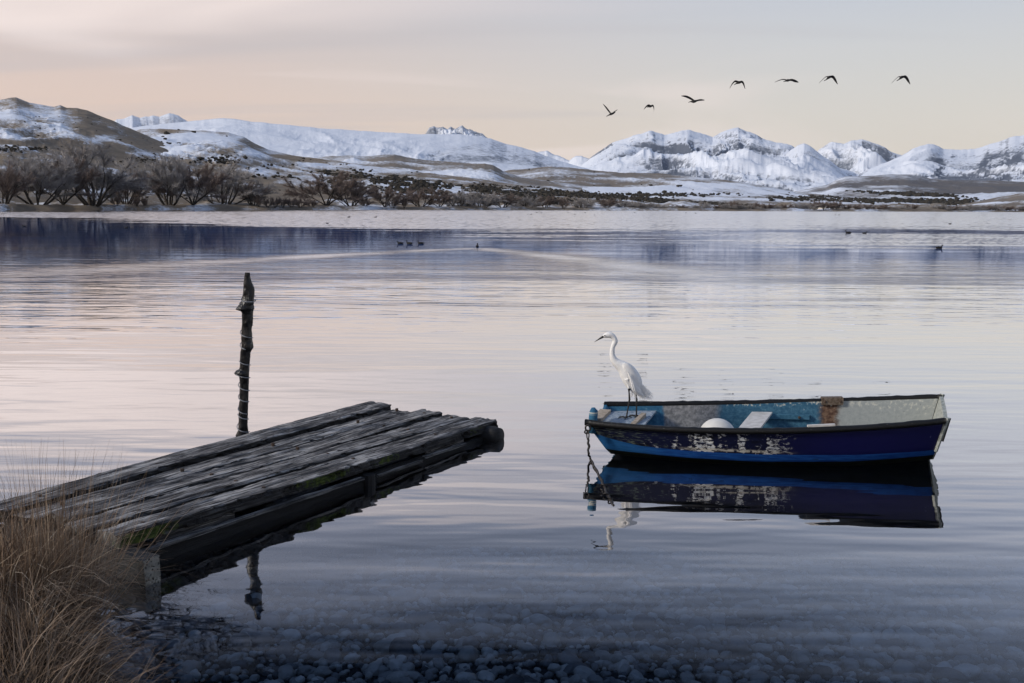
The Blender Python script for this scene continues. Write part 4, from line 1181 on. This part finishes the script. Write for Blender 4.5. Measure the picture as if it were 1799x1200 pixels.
pth = np.array(pth); tt = np.linspace(0, len(pth) - 1, 60); cur = np.stack([np.interp(tt, np.arange(len(pth)), pth[:, k]) for k in range(3)], -1)
cur[:, 0] += .004 * np.sin(tt * 7)
obj('rope', *tube(cur, .0085 + .003 * np.abs(vn(tt * 3, tt * 0, 5)), 6), MC, ch, smooth=True)
for px, py, r_, nx in ((1061, 853, .022, .4), (1058, 862, .016, 1), (1065, 868, .020, .2), (1072, 876, .018, .8)):
    p = on(px, py, .012); obj('link', *torus(p, r_, .006, (nx, .5, .9)), MC, ch, smooth=True)

# ------------------------------------------------------------------ white heron on the foredeck
HY = 8.93
def hp(X_, Y_, dy=0.0): return at(1000 + X_ / 6.0, 560 + Y_ / 6.0, HY + dy)
hs = HY / FPX / 6.0
hv, hf = [], []
def hadd(VF):
    b_ = len(hv); hv.extend(VF[0]); hf.extend(tuple(i + b_ for i in f) for f in VF[1])
def spline(C, n):
    C = np.asarray(C, float); k = len(C); t = np.linspace(0, k - 1, n); out = []
    for v_ in t:
        i = min(int(v_), k - 2); f = v_ - i; p0, p1, p2, p3 = C[max(i - 1, 0)], C[i], C[i + 1], C[min(i + 2, k - 1)]
        out.append(.5 * (2 * p1 + (p2 - p0) * f + (2 * p0 - 5 * p1 + 4 * p2 - p3) * f * f + (3 * p1 - p0 - 3 * p2 + p3) * f ** 3))
    return np.array(out)
LEGS = []
NECK = [(352, 192, 12), (378, 180, 24), (405, 172, 31), (432, 172, 32), (458, 186, 29), (478, 212, 28), (484, 240, 29), (474, 266, 27), (462, 292, 25), (455, 325, 26), (453, 360, 28), (457, 395, 32), (468, 425, 37), (490, 455, 44), (522, 480, 54), (560, 508, 68), (598, 545, 86), (632, 592, 96), (664, 645, 98), (695, 700, 86), (728, 748, 62), (760, 790, 40), (790, 825, 18)]
N_ = spline(NECK, 90)
P_ = [hp(a_, b_) for a_, b_, _ in N_]
fl_ = np.interp(np.arange(90), [0, 25, 55, 65, 80, 89], [.85, .95, .95, .82, .72, .6])
V, F = tube(P_, np.abs(N_[:, 2]) * hs, 16, True, 1.0, (0, 1, 0))
V = np.array(V).reshape(90, 16, 3)
for k in range(90):
    V[k, :, 1] = P_[k][1] + (V[k, :, 1] - P_[k][1]) * fl_[k]
hadd(([tuple(v_) for v_ in V.reshape(-1, 3)], F))
for (tx, ty), (kx, ky), (fx, fy), dy in (((625, 690), (636, 850), (602, 1050), -.035), ((683, 690), (711, 850), (708, 1046), .03)):
    foot = hp(fx, fy, dy); foot[2] = DZ + .008
    P_ = [hp(tx - 12, ty - 60, dy), hp(tx, ty, dy), hp((tx + kx) / 2, (ty + ky) / 2, dy), hp(kx, ky, dy), hp((kx + fx) / 2, (ky + fy) / 2, dy), foot]
    hadd(tube(P_, [.035, .016, .0078, .0105, .0075, .0085], 8)); LEGS.append(P_)
    for ax_, ln in (((-1, -.25), .085), ((-.85, .55), .075), ((-.3, -.9), .070), ((1, .15), .055)):
        v_ = np.array([ax_[0], ax_[1], 0]); v_ /= np.linalg.norm(v_)
        hadd(tube([foot, foot + v_ * ln * .5 + Zd * .006, foot + v_ * ln - Zd * .002], [.0075, .0065, .0055], 6))
mat_feather, m = material('white_feathers')
n1 = m.noise(m.scale(m.pos(), (9, 9, 3)), 14.0, 4.0, .6)
m.out(m.bsdf(m.mixc(n1.step(.3, .7), (0.86, 0.85, 0.83), (0.92, 0.92, 0.91)), .75, m.bump(n1, .004), .15))
mat_legs = plain('black_scaly_legs', (0.012, 0.012, 0.013), (0.030, 0.028, 0.026), 60.0, .5, .4)
hm = remeshed('heron', hv, hf, .0046, [mat_feather, mat_legs])
co = np.zeros(len(hm.polygons) * 3); hm.polygons.foreach_get('center', co); co = co.reshape(-1, 3); qx, qy = project(co)
near_leg = np.zeros(len(co), bool)
for L_ in LEGS:
    for a_, c_ in zip(L_[1:-1], L_[2:]):
        ab = c_ - a_; t_ = np.clip(((co - a_) @ ab) / (ab @ ab), 0, 1); near_leg |= np.linalg.norm(co - a_ - t_[:, None] * ab, axis=1) < .0165
hm.polygons.foreach_set('material_index', (((qy > 683) & near_leg) | (qy > 715)).astype(np.int32))
hbase = hp(655, 1048); hbase[2] = DZ
hm.transform(Matrix.Translation(tuple(-hbase)))
heron = bpy.data.objects.new('heron', hm); col.objects.link(heron); heron.location = tuple(hbase)
tag(heron, 'white heron standing on the foredeck of the dinghy looking left', 'heron')
P_ = [hp(372, 180), hp(350, 194), hp(318, 212), hp(264, 246)]
obj('bill', *tube(P_, np.array([17, 12, 8, 1.2]) * hs, 8), mat_legs, heron, smooth=True)
obj('eye', *sphere(hp(374, 177, -.021), .0055, 10, 6), mat_legs, heron, smooth=True)
W_ = spline([(575, 470, 14), (600, 500, 40), (632, 555, 56), (668, 620, 60), (702, 690, 56), (738, 755, 42), (772, 805, 24), (795, 850, 6)], 40)
V, F = tube([hp(a_, b_, -.052) for a_, b_, _ in W_], np.abs(W_[:, 2]) * hs, 16, True, 1.0, (0, 1, 0))
V = np.array(V).reshape(40, 16, 3); V[:, :, 1] = HY - .052 + (V[:, :, 1] - (HY - .052)) * .42
for k in range(40): V[k, :, 1] += .035 * (k / 39) ** 1.5
obj('wing', V.reshape(-1, 3), F, mat_feather, heron, smooth=True)
V, F = [], []
for k in range(22):
    f = k / 21; st = np.array([618 + 70 * f, 560 + 110 * f]); en = np.array([690 + 105 * f - 20 * (k % 2), 770 + 75 * f]); b_ = len(V)
    for a_, c_, wd in spline([(*st, 5.0), (*((st + en) / 2 + np.array([6, -4])), 10.0), (*en, 1.5)], 8):
        q_ = hp(a_, c_, -.083 + .028 * f - .0022 * (k % 3)); V += [q_ + np.array([wd * hs, -.002, 0]), q_ + np.array([0, -.005, 0]), q_ - np.array([wd * hs, -.004, 0])]
    F += [(b_ + 3 * i + t_, b_ + 3 * i + t_ + 1, b_ + 3 * i + t_ + 4, b_ + 3 * i + t_ + 3) for i in range(7) for t_ in (0, 1)]
obj('flight_feathers', V, F, mat_feather, heron)
rr = random.Random(9); V, F = [], []
for k in range(150):
    f = rr.random(); st = np.array([700 + 70 * f, 600 + 150 * f]) + np.array([rr.uniform(-45, 12), rr.uniform(-20, 45)])
    en = np.array([rr.uniform(735, 893), 0.0]); en[1] = 862 - abs(en[0] - 850) * .12 + rr.uniform(-40, 12) - max(0, en[0] - 880) * 2
    if k < 26: st = np.array([rr.uniform(640, 690), rr.uniform(690, 720)]); en = np.array([rr.uniform(642, 740), rr.uniform(800, 880)])
    dy = rr.uniform(-.05, .05); md = (st + en) / 2 + np.array([rr.uniform(4, 20), -8]); pr = spline([(*st, 3.2), (*md, 2.6), (*en, .4)], 6); b_ = len(V)
    for a_, c_, wd in pr:
        q_ = hp(a_, c_, dy); V += [q_ + np.array([wd * hs, 0, 0]), q_ - np.array([wd * hs, 0, 0])]
    F += [(b_ + 2 * i, b_ + 2 * i + 1, b_ + 2 * i + 3, b_ + 2 * i + 2) for i in range(5)]
obj('plumes', V, F, mat_feather, heron)

# ------------------------------------------------------------------ ducks on the lake
mat_duck = plain('dark_duck_feathers', (0.012, 0.012, 0.013), (0.030, 0.027, 0.025), 12.0, .7, .2)
dv_, df_ = [], []
for VF in (tube([(-.26, 0, .10), (-.20, 0, .085), (-.10, 0, .07), (.02, 0, .06), (.12, 0, .065), (.19, 0, .08)], [.015, .05, .085, .10, .085, .03], 12),
           tube([(.13, 0, .08), (.17, 0, .15), (.175, 0, .20), (.19, 0, .235), (.225, 0, .235)], [.05, .036, .032, .045, .02], 10),
           tube([(.215, 0, .23), (.29, 0, .215)], [.018, .008], 8)):
    b_ = len(dv_); dv_.extend(VF[0]); df_.extend(tuple(i + b_ for i in f) for f in VF[1])
dmesh = remeshed('duck', dv_, df_, .012, [mat_duck])


def duck(px, py, width_px, heading, label, group):
    p = on(px, py); sc0 = width_px * math.hypot(p[0], p[1]) / FPX / .55
    o = bpy.data.objects.new('duck', dmesh); col.objects.link(o); o.location = (p[0], p[1], -.02 * sc0); o.scale = (sc0,) * 3; o.rotation_euler = (0, 0, heading)
    return tag(o, label, 'duck', group)


GD = 'ducks swimming on the lake'
duck(703, 428.5, 13, math.pi, 'leftmost of the three dark ducks swimming together in the middle', GD)
duck(719, 429, 15, math.pi * .85, 'middle duck of the three swimming together', GD)
duck(739, 428.5, 13, math.pi, 'rightmost of the three ducks swimming together in the middle', GD)
duck(838.5, 434, 15, math.pi / 2, 'lone duck swimming away and drawing a wide V wake', GD)
duck(1490, 410, 12, math.pi, 'left duck of the pair on the right part of the lake', GD)
duck(1519, 410.5, 9, 0, 'smaller right duck of the pair on the right part of the lake', GD)
duck(1650, 436.5, 14, 0.1, 'nearest duck on the far right part of the lake', GD)
duck(1669, 394, 6, 0, 'tiny distant duck above the nearest right duck', GD)
duck(575, 393, 6, math.pi, 'tiny duck in the bright band left of centre, nearest of three', GD)
duck(613, 382, 6, 0, 'tiny duck in the bright band, left of the farther two', GD)
duck(660, 382, 6, 0, 'tiny duck in the bright band, right of the farther two', GD)
duck(42, 398, 7, math.pi, 'tiny duck on the dark water near the left edge', GD)
duck(222, 401, 7, 0, 'tiny duck on the dark water below the willows', GD)
for px, py in ((927, 377), (933, 377), (943, 374), (951, 374.5), (998, 373.5), (1010, 377), (1028, 374), (1044, 378), (1115, 374), (1205, 374.5), (1222, 375), (1468, 378), (1474, 378)):
    duck(px, py, 3.4, rr.uniform(0, 6), 'speck of a far off duck in the bright band below the distant shore', 'far off ducks')

# ------------------------------------------------------------------ flying birds
mat_bird = plain('dark_flight_feathers', (0.016, 0.016, 0.017), (0.045, 0.043, 0.042), 3.0, .7, .2)
mat_pale = plain('pale_bird_belly', (0.20, 0.20, 0.19), (0.30, 0.30, 0.28), 5.0, .8, .1)


def bird(px, py, D_, body, wings, label):
    """body: polyline (dx, dy, half width in pixels) from tail to bill; wings: polylines (dx, dy, chord in pixels)."""
    c0 = at(px, py, D_); k = D_ / FPX
    e_ = empty('flying_bird', c0, label, 'bird', 'birds flying over the lake')
    B_ = spline([(a, b__, w_) for a, b__, w_ in body], 14)
    obj('body', *tube([at(px + a, py + b__, D_) for a, b__, _ in B_], np.maximum(np.abs(B_[:, 2]), .25) * k, 8, True, 1.0, (0, 1, 0)), mat_bird, e_, smooth=True)
    for w_ in wings:
        C_ = spline(w_, 12); V = []
        for i, (a, b__, ch_) in enumerate(C_):
            f = i / 11; p = at(px + a, py + b__, D_ + .06 * f); h_ = max(abs(ch_), .3) * k
            nrm_ = np.array([0, .75, -.66]) * h_ * 1.25        # the chord runs away from us and is tipped, so its underside shows
            for q_, th in ((-.5, 0), (-.2, .07), (.2, .06), (.5, 0), (.2, -.05), (-.2, -.05)):
                V.append(p + nrm_ * q_ + np.array([0, th * h_ * .8, th * h_]))
        obj('wing', V, [tuple(x) for x in grid_faces(12, 6, True).tolist()] + [tuple(range(6)), tuple(range(71, 65, -1))], mat_bird, e_)
    return e_


bird(1072, 197, 62, [(-6.5, 7.5, .6), (-3, 5.5, .8), (2, 3.2, 2.0), (5.5, 2.2, 1.3), (9, 0, .6)], [[(1, 2.5, 3.4), (-4, -4, 4.0), (-8, -9, 3.2), (-12.5, -14, 1.0)], [(3.5, 2, 2.4), (8, -1, 2.2), (13, -4.5, .8)]], 'leftmost flying bird with one wing raised steeply to the left')
bird(1141, 190, 64, [(-4.5, -1.5, .6), (-2, -2.5, 1.0), (1.5, -3, 1.9), (4.5, -4, 1.2)], [[(2, -4, 3), (-2.5, -5, 3.2), (-7, -1.5, 3), (-10, 2.5, .9)], [(3, -4, 3.2), (6.5, -4, 3.6), (8, 2, 4.0), (7, 9.5, 1.2)]], 'second flying bird from the left with both wings bent down')
bird(1217, 175, 60, [(-7.5, 5, .5), (-4, 3.6, .8), (2, 3.5, 2.4), (8, 1.6, 1.4), (14, .6, 1.5), (20.5, 1, .6)], [[(3, 2.5, 3.4), (-4, -2, 4.0), (-12, -5.5, 3.6), (-20, -6.5, 1.0)]], 'flying bird with long neck stretched to the right and wing swept left')
bird(1296, 148, 60, [(-6, 1, .6), (-3, -1, .9), (1.5, -3, 2.4), (6, -3.5, 1.4)], [[(1, -4, 3.2), (-5, -5, 3.6), (-10, 0, 4.4), (-14, 7, 2.4)], [(3, -4, 3.2), (8, -4, 3.8), (11, 1, 4.2), (13, 8, 1.2)]], 'flying bird with wings arched down like an open horseshoe')
bird(1382, 142, 62, [(-5.5, 1.5, .6), (-2.5, .5, .9), (2, -.8, 2.2), (5, -1, 1.3)], [[(0, -1.5, 1.8), (-7, -2.4, 1.7), (-14, -.5, 1.4), (-21, 2.6, .6)], [(3, -1, 3.2), (9, -1.5, 3.8), (15, .5, 4.2), (21, 2.6, 1.0)]], 'flying bird with wings held nearly flat')
for px, lab in ((1457, 'flying bird left of the last one, near wing swept down and back'), (1584.5, 'rightmost flying bird alone with near wing swept down')):
    bird(px, 139, 60, [(-9, 3, .6), (-5, .5, .9), (-1, -3, 2.4), (3, -4.5, 1.6)], [[(-1, -4, 2), (-6, -4, 1.6), (-11, 0, 1.6), (-18, 7, 1.2)], [(1, -4, 3.8), (6, -4, 4.8), (10.5, 1.5, 5.0), (14.5, 9, 1.2)]], lab)

# ------------------------------------------------------------------ dry tussock grass on the bank
mat_grass, m = material('dry_grass')
tn = m.attr('tone'); hh = m.attr('up')
c = m.ramp(tn, [(0.0, (0.050, 0.038, 0.028)), (0.35, (0.15, 0.102, 0.068)), (0.7, (0.30, 0.210, 0.142)), (1.0, (0.50, 0.42, 0.32))])
m.out(m.bsdf(c, 0.75, None, 0.2))


def blades(rs, n, centre, rad, ln, lean, curl, width, tones, seg=7, bias=(0, 0), zfun=None):
    a = rs.uniform(0, 6.283, n); r = rad * np.sqrt(rs.rand(n))
    x = centre[0] + r * np.cos(a) * 1.0; y = centre[1] + r * np.sin(a)
    z = ground_z(x, y) - .02
    out = np.stack([np.cos(a), np.sin(a)], -1) * (r / rad)[:, None] + rs.normal(0, .35, (n, 2)) + np.array(bias)
    L_ = rs.uniform(*ln, n); ll = lean[0] + (lean[1] - lean[0]) * rs.rand(n); cc = curl[0] + (curl[1] - curl[0]) * rs.rand(n)
    no = np.linalg.norm(out, axis=1, keepdims=True) + 1e-6; dirv = out / no; tilt = ll * np.clip(no[:, 0], .2, 1.6)
    P_ = np.zeros((n, seg + 1, 3)); P_[:, 0] = np.stack([x, y, z], -1); kink = rs.normal(0, .10, (n, seg)) 
    for k in range(seg):
        th = np.clip(tilt + cc * ((k + .5) / seg) ** 1.6 + kink[:, k], -.3, 2.75)
        st = np.stack([dirv[:, 0] * np.sin(th), dirv[:, 1] * np.sin(th), np.cos(th)], -1) * (L_ / seg)[:, None]
        P_[:, k + 1] = P_[:, k] + st
        gz = ground_z(P_[:, k + 1, 0], P_[:, k + 1, 1]); P_[:, k + 1, 2] = np.maximum(P_[:, k + 1, 2], np.maximum(gz, 0.0) + .012)
    sdv = np.stack([-dirv[:, 1], dirv[:, 0], 0 * a], -1); tw_ = rs.uniform(0, 6.28, n)
    sdv = sdv * np.cos(tw_)[:, None] + np.stack([dirv[:, 0], dirv[:, 1], 0 * a], -1) * np.sin(tw_)[:, None]
    wv = width * rs.uniform(.6, 1.3, n)[:, None] * np.linspace(1, .12, seg + 1)[None]
    V = np.stack([P_ + sdv[:, None] * wv[..., None] * .5, P_ - sdv[:, None] * wv[..., None] * .5], 2).reshape(-1, 3)
    base = (np.arange(n) * (seg + 1) * 2)[:, None]; k = np.arange(seg)[None] * 2
    F = np.stack([base + k, base + k + 1, base + k + 3, base + k + 2], -1).reshape(-1, 4)
    T_ = np.repeat(np.clip(rs.uniform(*tones, n), 0, 1), (seg + 1) * 2); U_ = np.tile(np.repeat(np.linspace(0, 1, seg + 1), 2), n)
    return V, F, {'tone': T_, 'up': U_}


def tussock(centre, parts, label):
    base = np.array([centre[0], centre[1], float(ground_z(np.array(centre[0]), np.array(centre[1])))])
    e_ = empty('tussock_grass', base, label, 'grass tussock', 'dry tussocks on the bank')
    for name, args in parts:
        V, F, at_ = blades(*args); o = obj(name, V, F, mat_grass, e_, attrs=at_); o['kind'] = 'stuff'
    return e_


rs = np.random.RandomState(77)
c1 = on(100, 1048, .18)[:2]; c2 = on(8, 1070, .2)[:2]; c3 = on(62, 1150, .2)[:2]; c4 = on(-60, 1010, .25)[:2]; c5 = on(30, 1230, .35)[:2]
tussock(c1, [('stalks', (rs, 560, c1, .15, (.35, .68), (.0, .36), (-.05, .25), .0048, (.25, .85), 7, (.05, .05))), ('tall_stalks', (rs, 400, c1, .17, (.62, 1.05), (.0, .5), (-.02, .25), .0050, (.3, .95), 7, (.28, .1))),
              ('drooping_blades', (rs, 480, c1, .15, (.26, .52), (.2, .7), (.6, 2.0), .0060, (.1, .95)))], 'tall upright tussock of dry brown grass in front of the jetty end')
tussock(c2, [('stalks', (rs, 320, c2, .2, (.40, .78), (.0, .36), (-.05, .3), .0050, (.2, .8))), ('drooping_blades', (rs, 1100, c2, .24, (.4, .85), (.2, .8), (.9, 2.4), .0066, (.3, 1.0)))], 'drooping straw coloured tussock at the left edge')
tussock(c3, [('drooping_blades', (rs, 1300, c3, .23, (.2, .48), (.3, 1.1), (.6, 2.2), .0062, (.0, .9), 7, (.1, -.05)))], 'matted low tussock spilling over the lower left bank')
tussock(c4, [('stalks', (rs, 300, c4, .25, (.45, .8), (.0, .4), (-.05, .3), .0050, (.2, .8))), ('drooping_blades', (rs, 700, c4, .3, (.4, .7), (.25, .9), (.6, 2.0), .0062, (.1, .9)))], 'tussock half cut off by the left edge behind the straw coloured one')
tussock(c5, [('drooping_blades', (rs, 1100, c5, .34, (.25, .55), (.3, 1.1), (.5, 2.1), .0062, (.0, .8)))], 'low dark tussock in the bottom left corner')

# ------------------------------------------------------------------ big bare tree on the left bank, out of view but mirrored in the water
(bv, bf), (tv, tf) = bare_tree(57, stems=9, fan=1.25, twigs=2600, tw=0.0022, trunk=.60, droop=0.02)
tb = np.array([-20.8, 33.5, .45])
tree = empty('overhanging_tree', tb, 'large bare tree on the left bank seen only as branches mirrored by the jetty', 'tree')
sc_t = np.array([19.0, 15.0, 20.0])
lean = lambda Q: Q * sc_t + np.stack([np.maximum(Q[:, 2] - .28, 0) * 14.0, 0 * Q[:, 0], 0 * Q[:, 0]], -1) + tb
obj('trunk', lean(bv), bf, MAT_BARK, tree, smooth=True)
obj('crown', lean(tv), tf, MAT_BARK, tree)



# ------------------------------------------------------------------ thin cold air between here and the mountains
mat_haze, m = material('haze_air')
pv = m.n('ShaderNodeVolumePrincipled'); pv.inputs['Color'].default_value = (0.80, 0.88, 1.0, 1); pv.inputs['Density'].default_value = 1.2e-5; pv.inputs['Anisotropy'].default_value = 0.2
m.out(None, pv.outputs[0])
V, F = box((0, 8500, 600), (19000, 0, 0), (0, 9500, 0), (0, 0, 640))
tag(obj('haze', V, F, mat_haze), 'thin cold haze in front of the mountains', kind='stuff')
